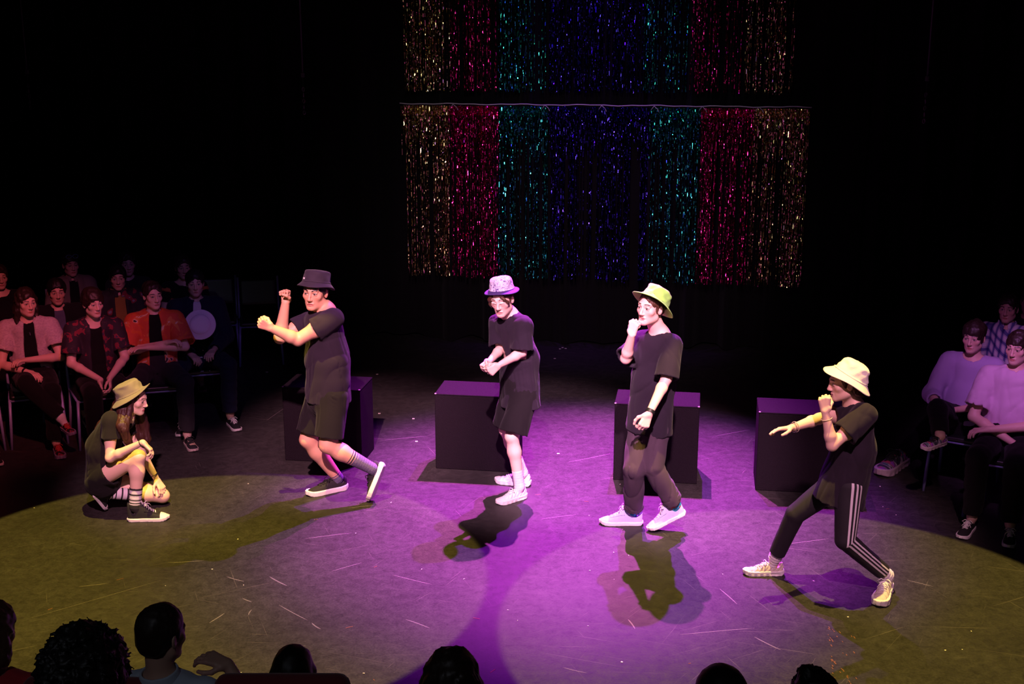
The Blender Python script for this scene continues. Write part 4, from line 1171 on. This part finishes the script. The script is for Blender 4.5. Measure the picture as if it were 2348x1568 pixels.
for a_ in 'LR':
    o = sh_[a_][0]
    for sy in (1, -1):
        m = MB(); s5 = MB()
        ring = [(0, 0)] + [(math.cos(t) * .017, math.sin(t) * .017) for t in np.linspace(0, 6.283, 20, endpoint=False)]
        m.v += [(.052 + x, sy * .0345, .098 + z) for x, z in ring]; m.f += [(0, 1 + i, 1 + (i + 1) % 20) for i in range(20)]
        s5.v += [(.052, sy * .0352, .098)] + [(.052 + math.sin(k * math.pi / 5) * (.009 if k % 2 == 0 else .0036), sy * .0352, .098 + math.cos(k * math.pi / 5) * (.009 if k % 2 == 0 else .0036)) for k in range(10)]
        s5.f += [(0, 1 + i, 1 + (i + 1) % 10) for i in range(10)]
        m.build('ankle_patch', WHITE_R, o); s5.build('star', M_NAVY, o)
h_, HM_, ho = put_hat(p.root, J['head'], p.HM, 1.0, HAT_LIME, HAT_LIME, pitch=34, roll=-5, base=.050, h=.092, r0=.096, r1=.082, brim=.054, drop=.032, flick=.016, seed=15, wrinkle=.003, dome=.026)
m = MB(); m.box(V(.012, .040, .0965), (.022, .016, .002), None, .0005); m.box(V(-.008, .046, .0965), (.012, .01, .002), None, .0005); m.build('embroidery', HAT_PURPLE, h_, HM_, ho)
p.band('watch_strap', 'L', .93, .0290, BLK, .011)

# ---------------------------------------------------------------- person in the white hat, wide stance
Y0 = 7.12
J = dict(head=A(1938, 874, -.03), neck=A(1958, 922), shL=A(1984, 950, -.15), shR=A(1942, 940, .15), elL=A(1908, 1021, -.22), wrL=A(1892, 944, -.22), elR=A(1878, 960, .0), wrR=A(1816, 981, -.13),
         hipL=A(1946, 1116, -.09), hipR=A(1914, 1112, .09), knR=A(1824, 1178, .12), knL=A(1938, 1238, -.16), heelR=G(1796, 1317), toeR=G(1703, 1316), heelL=G(2036, 1346), toeL=G(2013, 1394))
for a_ in 'LR': J['an' + a_] = lerp(J['heel' + a_], J['toe' + a_], .22) + V(0, 0, .11)
J['anR'] = J['anR'] + V(.0, 0, .01); J['bow'] = V(.03, 0, 0)
p = Person('person in a wide stance, one arm thrust out, in white hat and striped leggings', J, frame_from(-90, -8), .96, skin=(.66, .44, .34), hair=(.07, .035, .02), lips=(.58, .22, .2), hand_s=.92, res=.0075)
dL = nrm(V(-.12, 0, 1)); dR = nrm(V(-1, -.28, .02))
p.body(arm=.86, leg=.88, torso=.92, brow=.8, hands={'L': dict(d=dL, n=V(.25, 1, 0), curl=.97), 'R': dict(d=dR, n=V(0, -.35, -1), curl=(.08, .1, .16, .22), thumb=.35, spread=.3)})
HP = lambda x, y, z: J['head'] + p.HM @ (V(x, y, z) * p.hs)
lk = [[(HP(sx * .055, -.05, -.01), .03), (HP(sx * .055, -.065, -.055), .028), (HP(sx * .05, -.085, -.09), .014)] for sx in (-1, 1)]
p.hair_cap('short', HAIR_BR, 14, locks=lk, vol=.96)
p.shirt('t_shirt', TEE, rx=(.158, .150, .160), ry=(.105, .118, .155), hem=.10, sleeve=.62, slr=(.066, .078), wr=.0065, seed=61, hem_dir=V(.12, 0, 1))
sideL = nrm(V(.15, -1, 0))
def stripe(v):
    J_ = J; out = np.zeros(len(v))
    best = np.full(len(v), 9.)
    for a0, a1 in (('hipL', 'knL'), ('knL', 'anL')):
        a = J_[a0]; ab = J_[a1] - a; t = np.clip((v - a) @ ab / (ab @ ab), 0, 1); d = v - (a + t[:, None] * ab)
        ax = nrm(ab); sd = orth(V(.45, -1, .12), ax); bi = np.cross(ax, sd); dist = np.linalg.norm(d, axis=1)
        ang = np.arctan2(d @ bi, d @ sd); w = dist < best
        out[w] = ang[w]; best[w] = dist[w]
    a = J_['hipR']; ab = J_['anR'] - a; t = np.clip((v - a) @ ab / (ab @ ab), 0, 1); dr = np.linalg.norm(v - (a + t[:, None] * ab), axis=1)
    m_ = v[:, 0] < lerp(J_['hipL'], J_['hipR'], .5)[0] - .0
    far = (np.linalg.norm(v - J_['knR'], axis=1) < np.linalg.norm(v - J_['knL'], axis=1))
    out[far] = 3.14
    return {'around': np.clip(out / 6.2832 + .5, 0, 1)}
K = (.010, .008, .013); Wt = (.62, .58, .62)
LEGG = banded('striped_leggings', 'around', [(0, K), (.425, Wt), (.455, K), (.485, Wt), (.515, K), (.545, Wt), (.575, K)], bump=.1)
p.legs_cloth('leggings', LEGG, r0=.084, rk=.062, below=(.88, .90), rb=.051, pel=(.140, .108), wr=.0012, seed=62, h=.0055, attrs=stripe)
for a_ in 'LR': p.sock(a_, .78, SOCK_WHITE, (.041, .040), wr=.0018)
p.shoes('chunky', (CREAM_L, WHITE_R, LACE_W), name='chunky_sneaker')
put_hat(p.root, J['head'], p.HM, .97, HAT_WHITE, HAT_WHITE, pitch=38, base=.046, h=.092, r0=.099, r1=.080, brim=.046, drop=.040, seed=18, wrinkle=.0030, flick=-.004, dome=.034)
p.band('bracelet', 'R', .95, .027, SILVER, .002); p.band('bracelet', 'R', .88, .030, BEAD, .002); p.band('bracelet', 'L', .80, .030, BEAD, .0022)

# ---------------------------------------------------------------- chairs
VINYL = mat('black_vinyl', (.012, .014, .013), .32, bump=.15, bscale=120)
STEEL = mat('blue_grey_tube', (.30, .34, .62), .4, metal=.2)
_chair = {}
def chair(pos, yaw, label, group=None, ground=0.0):
    B = frame_from(yaw)
    ang = math.atan2(B[1, 0], B[0, 0])
    r = empty('stacking_chair', (float(pos[0]), float(pos[1]), ground), ang); tag(r, label, 'chair', group)
    if not _chair:
        def pad(c, d, M=None, puff=.012):
            F = Field(); c = np.array(c)
            h = np.array(d) / 2
            def fn(X, Y, Z):
                q = [np.abs(X - c[0]) - h[0] + .03, np.abs(Y - c[1]) - h[1] + min(.02, h[1] * .9), np.abs(Z - c[2]) - h[2] + min(.03, h[2] * .9)]
                return np.sqrt(sum(np.maximum(a, 0)**2 for a in q)) + np.minimum(np.maximum(q[0], np.maximum(q[1], q[2])), 0) - .022
            F.add(fn, c - h - .02, c + h + .02, .004); v, f = F.mesh(.012); return np_mesh('pad', v, f)
        _chair['seat'] = pad((0, 0, .435), (.42, .42, .04)); _chair['seat'].materials.append(VINYL)
        b = pad((0, 0, .15), (.40, .035, .30)); b.materials.append(VINYL); _chair['backrest'] = b
        for nm, pts in (('front_leg', [V(0, 0, .42), V(.02, .03, .0)]), ('rear_leg', [V(0, 0, .42), V(.02, -.07, 0)]), ('back_post', [V(0, 0, 0), V(0, -.05, .12), V(0, -.10, .42)]), ('side_rail', [V(0, -.19, 0), V(0, .19, 0)]), ('cross_rail', [V(-.2, 0, 0), V(.2, 0, 0)])):
            me = MB().tube(pts, .0125, 8).mesh(nm); me.materials.append(STEEL); _chair[nm] = me
    link('seat', _chair['seat'], None, r)
    o = link('backrest', _chair['backrest'], None, r); o.location = (0, -.235, .53); o.rotation_euler = (R(13), 0, 0)
    for sx in (-1, 1):
        for nm, y in (('front_leg', .19), ('rear_leg', -.19)):
            o = link('leg', _chair[nm], None, r); o.location = (sx * .20, y, 0); o.scale = (sx, 1, 1)
        o = link('back_post', _chair['back_post'], None, r); o.location = (sx * .205, -.19, .42)
        o = link('side_rail', _chair['side_rail'], None, r); o.location = (sx * .20, 0, .41)
    o = link('cross_rail', _chair['cross_rail'], None, r); o.location = (0, .19, .41)
    return r

# ---------------------------------------------------------------- cloth of the seated rows
def cl(n, c, **k): return mat(n, c, .9, spec=.15, sheen=.05, bump=.25, bscale=350, **k)
C_BLACK = cl('black_cloth', (.007, .006, .007)); C_NAVY = cl('navy_cloth', (.011, .013, .032)); C_CHAR = cl('charcoal_cloth', (.025, .022, .025))
C_WHITE = cl('white_tee_cloth', (.62, .58, .60)); C_BLUEG = cl('slate_tee_cloth', (.07, .075, .12)); C_MUST = cl('mustard_cloth', (.26, .15, .04))
C_HOOD = cl('grey_hoodie_cloth', (.17, .15, .13)); C_ORNG = cl('orange_collar_cloth', (.50, .14, .05)); C_RED = cl('red_cloth', (.45, .03, .04))
C_LAV = cl('lavender_jersey', (.36, .27, .48)); C_LILAC = cl('lilac_jersey', (.60, .42, .58)); C_BLUE = cl('light_blue_shirting', (.46, .52, .62))
P_ORNG = pattern('orange_print', [(0, (.60, .10, .02)), (.42, (.55, .07, .03)), (.56, (.62, .17, .05)), (.64, (.70, .45, .34)), (.68, (.05, .02, .02))], 9, 2, distort=.8)
P_PINK = pattern('woven_pink_grey', [(0, (.22, .16, .19)), (.42, (.44, .34, .37)), (.6, (.52, .42, .43))], 60, 3, stretch=(1, 1, 2.2), constant=False)
P_FLOR = pattern('dark_floral', [(0, (.02, .012, .02)), (.52, (.03, .015, .025)), (.58, (.22, .02, .04)), (.68, (.05, .03, .08))], 16, 3, distort=.6)
P_PATCH = pattern('patched_black', [(0, (.012, .012, .013)), (.60, (.18, .02, .03)), (.66, (.20, .20, .24)), (.70, (.012, .012, .013))], 9, 1)
P_SHOE = pattern('black_cream_strap', [(0, (.012, .01, .012)), (.52, (.45, .30, .20)), (.60, (.012, .01, .012))], 22, 1, stretch=(1, .4, 1))
P_SHOE2 = pattern('red_black_mesh', [(0, (.015, .012, .02)), (.50, (.45, .04, .04)), (.60, (.10, .06, .16))], 26, 2)
def plaid(name):
    m = mat(name, (1, 1, 1), .9); nt = m.node_tree; b = nt.nodes['Principled BSDF']; tc = nt.nodes.new('ShaderNodeTexCoord'); last = None
    for rot in ((0, 0, .8), (0, math.pi / 2, .8)):
        mp = nt.nodes.new('ShaderNodeMapping'); mp.inputs['Rotation'].default_value = rot; nt.links.new(tc.outputs['Object'], mp.inputs['Vector'])
        w = nt.nodes.new('ShaderNodeTexWave'); w.inputs['Scale'].default_value = 6.5; nt.links.new(mp.outputs['Vector'], w.inputs['Vector'])
        cr = nt.nodes.new('ShaderNodeValToRGB'); cr.color_ramp.interpolation = 'CONSTANT'; e = cr.color_ramp.elements
        e[0].color = (.75, .72, .76, 1); e[1].position = .80; e[1].color = (.12, .12, .34, 1); x = e.new(.35); x.color = (.52, .50, .60, 1)
        nt.links.new(w.outputs['Fac'], cr.inputs['Fac'])
        if last is None: last = cr.outputs['Color']
        else:
            mx = nt.nodes.new('ShaderNodeMix'); mx.data_type = 'RGBA'; mx.blend_type = 'MULTIPLY'; mx.inputs['Factor'].default_value = 1
            nt.links.new(last, mx.inputs['A']); nt.links.new(cr.outputs['Color'], mx.inputs['B']); last = mx.outputs['Result']
    nt.links.new(last, b.inputs['Base Color']); return m
P_PLAID = plaid('blue_white_check')

def sitter(label, px, py, yaw, hyaw, hpitch=-6, s=1.0, ground=0.0, arms='lap', legs='flat', lean=-4, top=C_BLACK, topkw=None, over=None, overkw=None, pants=C_BLACK, shoe=None, shoekind='plain', hair=HAIR_DK, hairc=(.02, .012, .01), hstyle='short', skin=(.55, .36, .27), locks=None, group=None, jaw=1.0, mouth='closed', hands=None, mod=None, vol=1.02, fr=-.010, chair_label=None, hroll=0, hs=None, torso=.98, res=.0115, hres=.0042, shorts=None, rough=.004, seat=.46):
    B = frame_from(yaw)
    zh = ground + seat + .09 + .655 * s * math.cos(R(lean))
    P = at_z(px, py, zh)
    rel = B @ V(0, .655 * s * math.sin(R(lean)) + .01, 0)
    pos = P - rel; pos[2] = ground
    J = seated_joints(pos, yaw, seat=seat, s=s, lean=lean, arms=arms, legs=legs, ground=ground)
    J['head'] = P
    if mod: mod(J, B, pos)
    HM = frame_from(hyaw, hpitch, hroll)
    p = Person(label, J, HM, hs or (.95 * (.9 + .1 * s)), skin=skin, hair=hairc, group=group, res=res, hres=hres, hand_s=.92 * s)
    p.body(arm=.92 * s, leg=.95 * s, torso=torso * s, jaw=jaw, mouth=mouth, hands=hands, brow=1.0)
    HP = lambda x, y, z: J['head'] + HM @ (V(x, y, z) * p.hs)
    p.hair_cap(hstyle, hair, int(px) % 17 + 3, fr=fr, locks=locks(HP, J, B) if locks else (), h=.0075, vol=vol, rough=rough)
    k = dict(rx=(.160 * s, .145 * s, .160 * s), ry=(.122 * s, .120 * s, .135 * s), hem=.03, sleeve=.55, slr=(.060 * s, .070 * s), wr=.006, h=.0095, seed=int(px) % 50)
    k.update(topkw or {})
    nm = k.pop('name', 't_shirt'); p.shirt(nm, top, **k)
    if over:
        k2 = dict(k); k2.update(dict(infl=.016, hem=.08, open_front=.055, wr=.007, neck_r=.074, blend=.010)); k2.update(overkw or {}); nm = k2.pop('name', 'open_shirt')
        p.shirt(nm, over, **k2)
    if shorts: p.legs_cloth('shorts', shorts, (.8, .8), .098 * s, .10 * s, h=.010, pel=(.165 * s, .135 * s))
    else: p.legs_cloth('trousers', pants, r0=.096 * s, rk=.074 * s, below=.93, rb=.062 * s, h=.010, pel=(.165 * s, .135 * s), wr=.005, seed=int(py) % 40, waist=.08)
    if shoekind == 'hightop': p.shoes('hightop', shoe, upR=(0, 0, 1) if legs != 'cross' else (.0, -.2, 1))
    else: p.shoes(shoekind, shoe or (BLACK_K, WHITE_R, LACE_W), upR=(0, 0, 1) if legs != 'cross' else (0, -.2, 1))
    if chair_label: chair(pos - B @ V(0, .03, 0), yaw, chair_label, None, ground)
    return p, J, B, pos

def long_hair(w=.07, down=.16, back=True, r=.026):
    def f(HP, J, B):
        L = []
        for sx in (-1, 1):
            L.append([(HP(sx * .072, .0, .01), r * .8), (HP(sx * .078, -.01, -.07), r), (HP(sx * w, .0, -.07 - down), r * .7)])
            L.append([(HP(sx * .055, -.06, .0), r * 1.2), (HP(sx * .062, -.06, -.08), r * 1.2), (HP(sx * w * .9, -.05, -.08 - down), r * .8)])
        L.append([(HP(0, -.085, .0), .04), (HP(0, -.085, -.1), .04), (HP(0, -.08, -.08 - down), .03)])
        return L
    return f
SN_DK = (BLACK_K, WHITE_R, LACE_W)
SN_STRAP = (P_SHOE, mat('cream_sole', (.45, .36, .32), .7), LACE_B)
SN_MULTI = (pattern('many_coloured_stripe', [(0, (.03, .03, .05)), (.42, (.35, .30, .36)), (.50, (.04, .12, .14)), (.56, (.40, .05, .12)), (.62, (.22, .05, .34))], 18, 1, stretch=(2.5, .4, .6)), mat('pale_sole', (.45, .36, .40), .6), LACE_B)
SN_RED = (P_SHOE2, mat('violet_sole', (.30, .24, .38), .6), mat('red_lace', (.5, .05, .04), .8))

# left block, front row
def modA(J, B, pos):
    J['elR'] = J['shR'] + B @ V(.07, .10, -.27); J['wrR'] = J['shR'] + B @ V(-.13, .30, -.31)
    J['elL'] = J['shL'] + B @ V(-.06, .12, -.25); J['wrL'] = J['shL'] + B @ V(.20, .24, -.22)
pA, J, B, pos = sitter('seated person with long brown hair in an open pink-grey woven shirt, legs crossed', 60, 692, 22, 42, -4, lean=2, arms='forearms', legs='cross', top=C_BLACK, over=P_PINK, overkw=dict(sleeve=.62, slr=(.056, .070), hem=.10), pants=C_BLACK, shoe=SN_RED, shoekind='chunky', hair=HAIR_DK, hairc=(.02, .012, .01), locks=long_hair(.09, .14), skin=(.56, .36, .28), jaw=1.02, chair_label='stacking chair under the person in the pink-grey woven shirt', mod=modA)
pA.band('watch', 'R', .88, .027, BLK, .008)
m = MB(); q_ = (J['shL'] + J['shR']) / 2 + B @ V(0, .125, -.03)
m.box(q_ - pA.T, (.016, .006, .030), None, .002); m.build('pendant', SILVER, pA.root)
pA.sock('R', .75, SOCK_WHITE, (.042, .040), h=.007)
sitter('seated person with short dark hair in an open dark floral shirt, hands clasped', 213, 694, 28, 42, -4, lean=4, arms='clasp', top=C_BLACK, topkw=dict(neck_r=.088), over=P_FLOR, overkw=dict(sleeve=.72, slr=(.056, .066)), hair=HAIR_DK, skin=(.60, .42, .34), jaw=.94, fr=.004, vol=1.1, chair_label='stacking chair under the person in the dark floral shirt',
       hands={'L': dict(d=V(.25, -.5, -.8), n=V(-1, 0, .2), curl=.4), 'R': dict(d=V(.05, -.5, -.8), n=V(1, 0, .2), curl=.4)})
sitter('seated person with crossed arms in an open orange printed shirt', 350, 676, 16, 36, -3, arms='crossed', legs='wide', top=C_BLACK, over=P_ORNG, overkw=dict(sleeve=.86, slr=(.060, .078), hem=.12, open_front=.06), pants=C_CHAR, shoe=SN_STRAP, hair=HAIR_DK, hairc=(.03, .018, .012), skin=(.58, .38, .30), chair_label='stacking chair under the person in the orange printed shirt', fr=-.02,
       hands={'L': dict(curl=.2), 'R': dict(curl=.35)})
def modD(J, B, pos):
    J['wrL'] = pos + B @ V(-.10, .30, .66); J['elL'] = J['shL'] + B @ V(-.07, .06, -.27); J['wrR'] = pos + B @ V(.09, .28, .63)
pD, J, B, pos = sitter('seated person in a navy jacket and white top holding a pale round hat', 447, 648, 18, 16, -3, arms='lap', legs='wide', top=C_WHITE, over=C_NAVY, overkw=dict(long=True, name='jacket', hem=.06, slr=(.066, .056), open_front=.045), pants=C_NAVY, shoe=SN_DK, hair=HAIR_BK, hairc=(.01, .008, .006), skin=(.48, .31, .23), chair_label='stacking chair under the person in the navy jacket', mod=modD, hands={'L': dict(curl=.35), 'R': dict(curl=.4)})
# the pale hat on that person's knees, crown turned to the stage
c = at_y(459, 744, float(pos[1]) - .36)
m = MB()
def hd(row, a, r, z): row[:, 2] += .004 * np.sin(3 * a + 1) * (r > .08); return row
m.lathe([(.001, .026), (.05, .028), (.078, .024), (.086, .012), (.090, .004), (.128, .0), (.132, -.002), (.128, -.006), (.085, -.004), (.001, -.004)], 44, hd)
HB = frame_from(12, 22); RH = np.stack([HB[:, 0], np.cross(HB[:, 1], HB[:, 0]), HB[:, 1]], 1)
M_FELT = mat('pale_felt', (.80, .66, .80), .9, sheen=.1, bump=.4, bscale=200)
o = m.build('round_hat', M_FELT, None, RH, None, True); o.location = tuple(c); tag(o, 'pale pinkish round felt hat held upright on the knees of the navy-jacketed person', 'hat')
def modO(J, B, pos): J['wrL'] = pos + B @ V(-.16, .34, .62)
sitter('seated person in red at the end of the row beside the pink-grey woven shirt', -92, 700, 25, 40, top=C_RED, topkw=dict(sleeve=.9, slr=(.066, .085)), shorts=C_BLACK, skin=(.55, .36, .28), chair_label='stacking chair under the person in red', mod=modO)
# left block, rows behind
sitter('seated person in a dark blazer and slate tee, behind the woven shirt', 130, 668, 25, 26, -4, s=.92, seat=.43, top=C_BLUEG, topkw=dict(neck_r=.08), over=C_BLACK, overkw=dict(long=True, name='blazer', hem=.05, slr=(.066, .056)), hair=HAIR_BK, skin=(.40, .24, .17), chair_label='stacking chair under the person in the dark blazer')
pF, J, B, pos = sitter('seated person in a patched black jacket with a mustard collar', 270, 636, 22, 18, -3, s=.92, seat=.43, top=C_MUST, topkw=dict(collar=True), over=P_PATCH, overkw=dict(long=True, name='jacket', hem=.06, neck_r=.092, slr=(.066, .056)), hair=HAIR_BK, skin=(.46, .29, .20), fr=-.012, chair_label='stacking chair under the person with the mustard collar')
pG, J, B, pos = sitter('seated person in a grey hooded top with spectacles pushed up on the hair', 162, 606, 30, 34, -2, s=.92, seat=.43, top=C_BLACK, over=C_HOOD, overkw=dict(long=True, name='hooded_top', hem=.05, collar=True, neck_r=.080), hair=HAIR_DK, skin=(.50, .32, .25), chair_label='stacking chair under the person in the grey hooded top')
m = MB()
for sx in (-1, 1):
    pts = [pG.J['head'] + pG.HM @ (V(sx * .034 + .027 * math.cos(t), .078 + .002, .098 + .020 * math.sin(t)) * pG.hs) - pG.T for t in np.linspace(0, 6.283, 18, endpoint=False)]
    m.tube(pts, .0028, 5, closed=True)
m.tube([pG.J['head'] + pG.HM @ (V(x, .080, .102) * pG.hs) - pG.T for x in (-.008, .008)], .0026, 5)
for sx in (-1, 1): m.tube([pG.J['head'] + pG.HM @ (V(sx * .062, y, z) * pG.hs) - pG.T for y, z in ((.078, .1), (.03, .085), (-.04, .05))], .0024, 5)
tag(m.build('spectacles', mat('blue_plastic', (.10, .22, .45), .3), pG.root, smooth=True), kind='stuff')
sitter('seated person in a black top with an orange collar, hair tied back', 420, 612, 12, 22, -2, s=.92, seat=.43, top=C_BLACK, topkw=dict(neck_r=.090), over=C_ORNG, overkw=dict(sleeve=.18, hem=-.30, infl=.006, neck_r=.072, open_front=.04, name='orange_collar', wr=.002), hair=HAIR_DK, jaw=.92, skin=(.48, .30, .22), locks=lambda HP, J, B: [[(HP(0, -.10, .05), .03), (HP(0, -.125, .07), .032)]], fr=-.012, chair_label='stacking chair under the person with the orange collar')
sitter('seated person in plain black with bare neck, behind the long brown hair', -2, 634, 26, 34, -3, s=.92, seat=.43, top=C_BLACK, topkw=dict(neck_r=.095), hair=HAIR_DK, skin=(.52, .34, .26), jaw=.95, fr=-.01, chair_label='stacking chair under the person in plain black')
sitter('dimly seen person seated right behind the mustard collar', 292, 604, 20, 25, -3, s=.92, seat=.43, top=C_CHAR, hair=HAIR_DK, skin=(.48, .31, .24), chair_label='stacking chair under the dimly seen person')
# two free chairs
for px, py, lab in ((600, 826, 'free black stacking chair with nothing beside its outer edge'), (503, 824, 'free black stacking chair next to the navy jacket')):
    chair(at_z(px, py), 12, lab)

# right block
def modK(J, B, pos):
    y = pos[1]; J['anL'] = at_z(2066, 1040, .10); J['heelL'] = G(2076, 1060); J['toeL'] = G(2014, 1094); J['knL'] = at_y(2146, 962, J['anL'][1] + .05)
    J['knR'] = at_y(2150, 938, y - .36); J['anR'] = at_y(2156, 1000, y - .55); J['heelR'] = at_y(2168, 1016, y - .52); J['toeR'] = at_y(2112, 1032, y - .62)
    J['wrL'] = pos + B @ V(.02, .30, .70); J['elL'] = J['shL'] + B @ V(-.05, .05, -.26); J['wrR'] = pos + B @ V(.16, .30, .72); J['elR'] = J['shR'] + B @ V(.08, .10, -.24)
pK, J, B, pos = sitter('seated person in a loose lavender top, hands in the lap and legs crossed', 2233, 772, -32, -38, -4, s=.97, lean=-2, arms='lap', legs='cross', top=C_LAV, topkw=dict(long=True, slr=(.074, .070), cuff=.55, rx=(.175, .17, .18), neck_r=.076), hair=HAIR_DK, hairc=(.02, .012, .01), skin=(.52, .33, .26), fr=.012, vol=1.08, shoe=SN_MULTI, shoekind='chunky', chair_label='stacking chair under the person in lavender', mod=modK)
pL, J, B, pos = sitter('seated person in a pale lilac tee with forearms folded', 2334, 796, -30, -44, -5, s=1.04, arms='forearms', top=C_LILAC, topkw=dict(sleeve=.75, slr=(.070, .088), rx=(.178, .17, .18), ry=(.13, .13, .14), wr=.008), hair=HAIR_DK, skin=(.56, .37, .29), fr=.016, chair_label='stacking chair under the person in pale lilac')
sitter('seated person in a blue and white checked shirt', 2312, 706, -28, -34, -3, s=.94, arms='lap', top=P_PLAID, topkw=dict(collar=True, name='checked_shirt', sleeve=.75, slr=(.07, .08)), hair=HAIR_DK, skin=(.44, .27, .20), chair_label='stacking chair under the person in the checked shirt')
sitter('seated person half hidden behind the checked shirt', 2362, 690, -24, -30, -3, s=.90, top=C_CHAR, hair=HAIR_DK, skin=(.48, .3, .23), chair_label='stacking chair under the person half hidden behind the checks')
def modQ(J, B, pos): J['anL'] = J['anL'] + B @ V(0, .24, 0); J['heelL'] = J['heelL'] + B @ V(0, .24, 0); J['toeL'] = J['toeL'] + B @ V(0, .22, .08)
# ---------------------------------------------------------------- house seats and the backs of heads in front
RED = mat('dark_red_upholstery', (.16, .010, .018), .9, sheen=.3, bump=.4, bscale=300)
SEATGREY = mat('dark_seat_shell', (.02, .02, .02), .5)
_seat = {}
def house_seat(pos, yaw, label, ground=0.0, top=1.06, group=None):
    B = frame_from(yaw); ang = math.atan2(B[1, 0], B[0, 0])
    r = empty('theatre_seat', (float(pos[0]), float(pos[1]), ground), ang); tag(r, label, 'seat', group)
    if not _seat:
        def rb(c, d, rad, nm):
            F = Field(); c = np.array(c); h = np.array(d) / 2 - rad
            def fn(X, Y, Z):
                q = (np.abs(X - c[0]) - h[0], np.abs(Y - c[1]) - h[1], np.abs(Z - c[2]) - h[2])
                return np.sqrt(sum(np.maximum(a, 0)**2 for a in q)) + np.minimum(np.maximum(q[0], np.maximum(q[1], q[2])), 0) - rad
            F.add(fn, c - h - rad, c + h + rad, .004); v, f = F.mesh(.013); me = np_mesh(nm, v, f); return me
        _seat['backrest'] = rb((0, -.06, .70), (.50, .10, .72), .048, 'backrest'); _seat['backrest'].materials.append(RED)
        _seat['cushion'] = rb((0, .20, .41), (.46, .46, .11), .05, 'cushion'); _seat['cushion'].materials.append(RED)
        me = MB().box(V(0, -.118, .58), (.46, .012, .50), None, .004).mesh('back_shell'); me.materials.append(SEATGREY); _seat['back_shell'] = me
        me = MB().box(V(0, .10, .60), (.055, .42, .035), None, .012).box(V(0, .02, .30), (.045, .30, .60), None, .01).mesh('arm'); me.materials.append(SEATGREY); _seat['armrest'] = me
    link('backrest', _seat['backrest'], None, r); link('cushion', _seat['cushion'], None, r); link('back_shell', _seat['back_shell'], None, r, False)
    for sx in (-1, 1):
        o = link('armrest', _seat['armrest'], None, r, False); o.location = (sx * .272, 0, 0)
    return r
RISE = .24
tag(MB().box(stage(0, 1.2, RISE / 2), (15, 5.1, RISE), BM).build('floor_riser', BLACK), kind='structure')
def backview(label, px, py, hyaw, ground, seat_label, **kw):
    k = dict(lean=-3, res=.013, hres=.0046); k.update(kw)
    p, J, B, pos = sitter(label, px, py, k.pop('yaw', 180), hyaw, k.pop('hpitch', -8), ground=ground, **k)
    hs_ = house_seat(pos - B @ V(0, .17, 0), 180, seat_label, ground)
    if seat_label.startswith('high'): hs_.scale = (1, 1, 1.05)
    return p, J, B, pos
backview('spectator at the front with brown hair falling to the jaw, seen from behind', -22, 1448, 150, 0, 'red theatre seat of the brown-haired spectator', hair=HAIR_BR, hairc=(.04, .02, .012), locks=long_hair(.085, .035, r=.03), top=C_RED, vol=1.08)
backview('spectator with a big round head of black curls, seen from behind', 196, 1556, 178, RISE, 'red theatre seat of the curly-haired spectator', hair=HAIR_BK, hstyle='curly', vol=1.62, top=C_BLACK)
def modM(J, B, pos):
    y = J['shR'][1] + .10
    J['elR'] = at_y(585, 1640, y); J['wrR'] = at_y(523, 1524, y + .06)
pM, J, B, pos = backview('spectator in a light blue collared shirt with short dark hair, hand lifted to the chin', 372, 1452, 150, 0, 'red theatre seat of the spectator in light blue', hair=HAIR_DK, hairc=(.015, .01, .008), top=C_BLUE, topkw=dict(collar=True, name='collared_shirt', neck_r=.064, sleeve=.9, slr=(.066, .078)), skin=(.42, .24, .18), mod=modM, yaw=172,
         hands={'R': dict(d=V(-1, .05, .42), n=V(-.2, .35, -1), curl=(.30, .34, .40, .46), thumb=.35)}, rough=.002, vol=.99)
backview('small spectator with straight black hair in a high red seat', 673, 1545, 176, 0, 'high red theatre seat hiding the small straight-haired spectator', s=.68, hs=.92, hair=HAIR_BK, locks=long_hair(.07, .12, r=.03), top=C_BLACK, rough=.0015)
backview('spectator with dark parted hair beside the violet gap of light', 1036, 1578, 182, RISE, 'red theatre seat of the dark-parted spectator', hair=HAIR_DK, locks=long_hair(.08, .05, r=.036), vol=1.10, top=C_BLACK)
backview('spectator with smooth close-cropped black hair, only the crown showing', 1652, 1612, 184, RISE, 'red theatre seat of the close-cropped spectator', hair=HAIR_BK, top=C_BLACK, rough=.001)
backview('spectator with a rough dark topknot of hair, only the crown showing', 1866, 1612, 186, 0, 'red theatre seat of the topknot spectator', hair=HAIR_BK, top=C_BLACK, rough=.005, locks=lambda HP, J, B: [[(HP(-.01, -.03, .08), .05), (HP(-.03, -.02, .115), .035)]])
house_seat(at_y(216, 1540, 4.22) * V(1, 1, 0), 178, 'empty dark red theatre seat between the curls and the light blue shirt', 0)
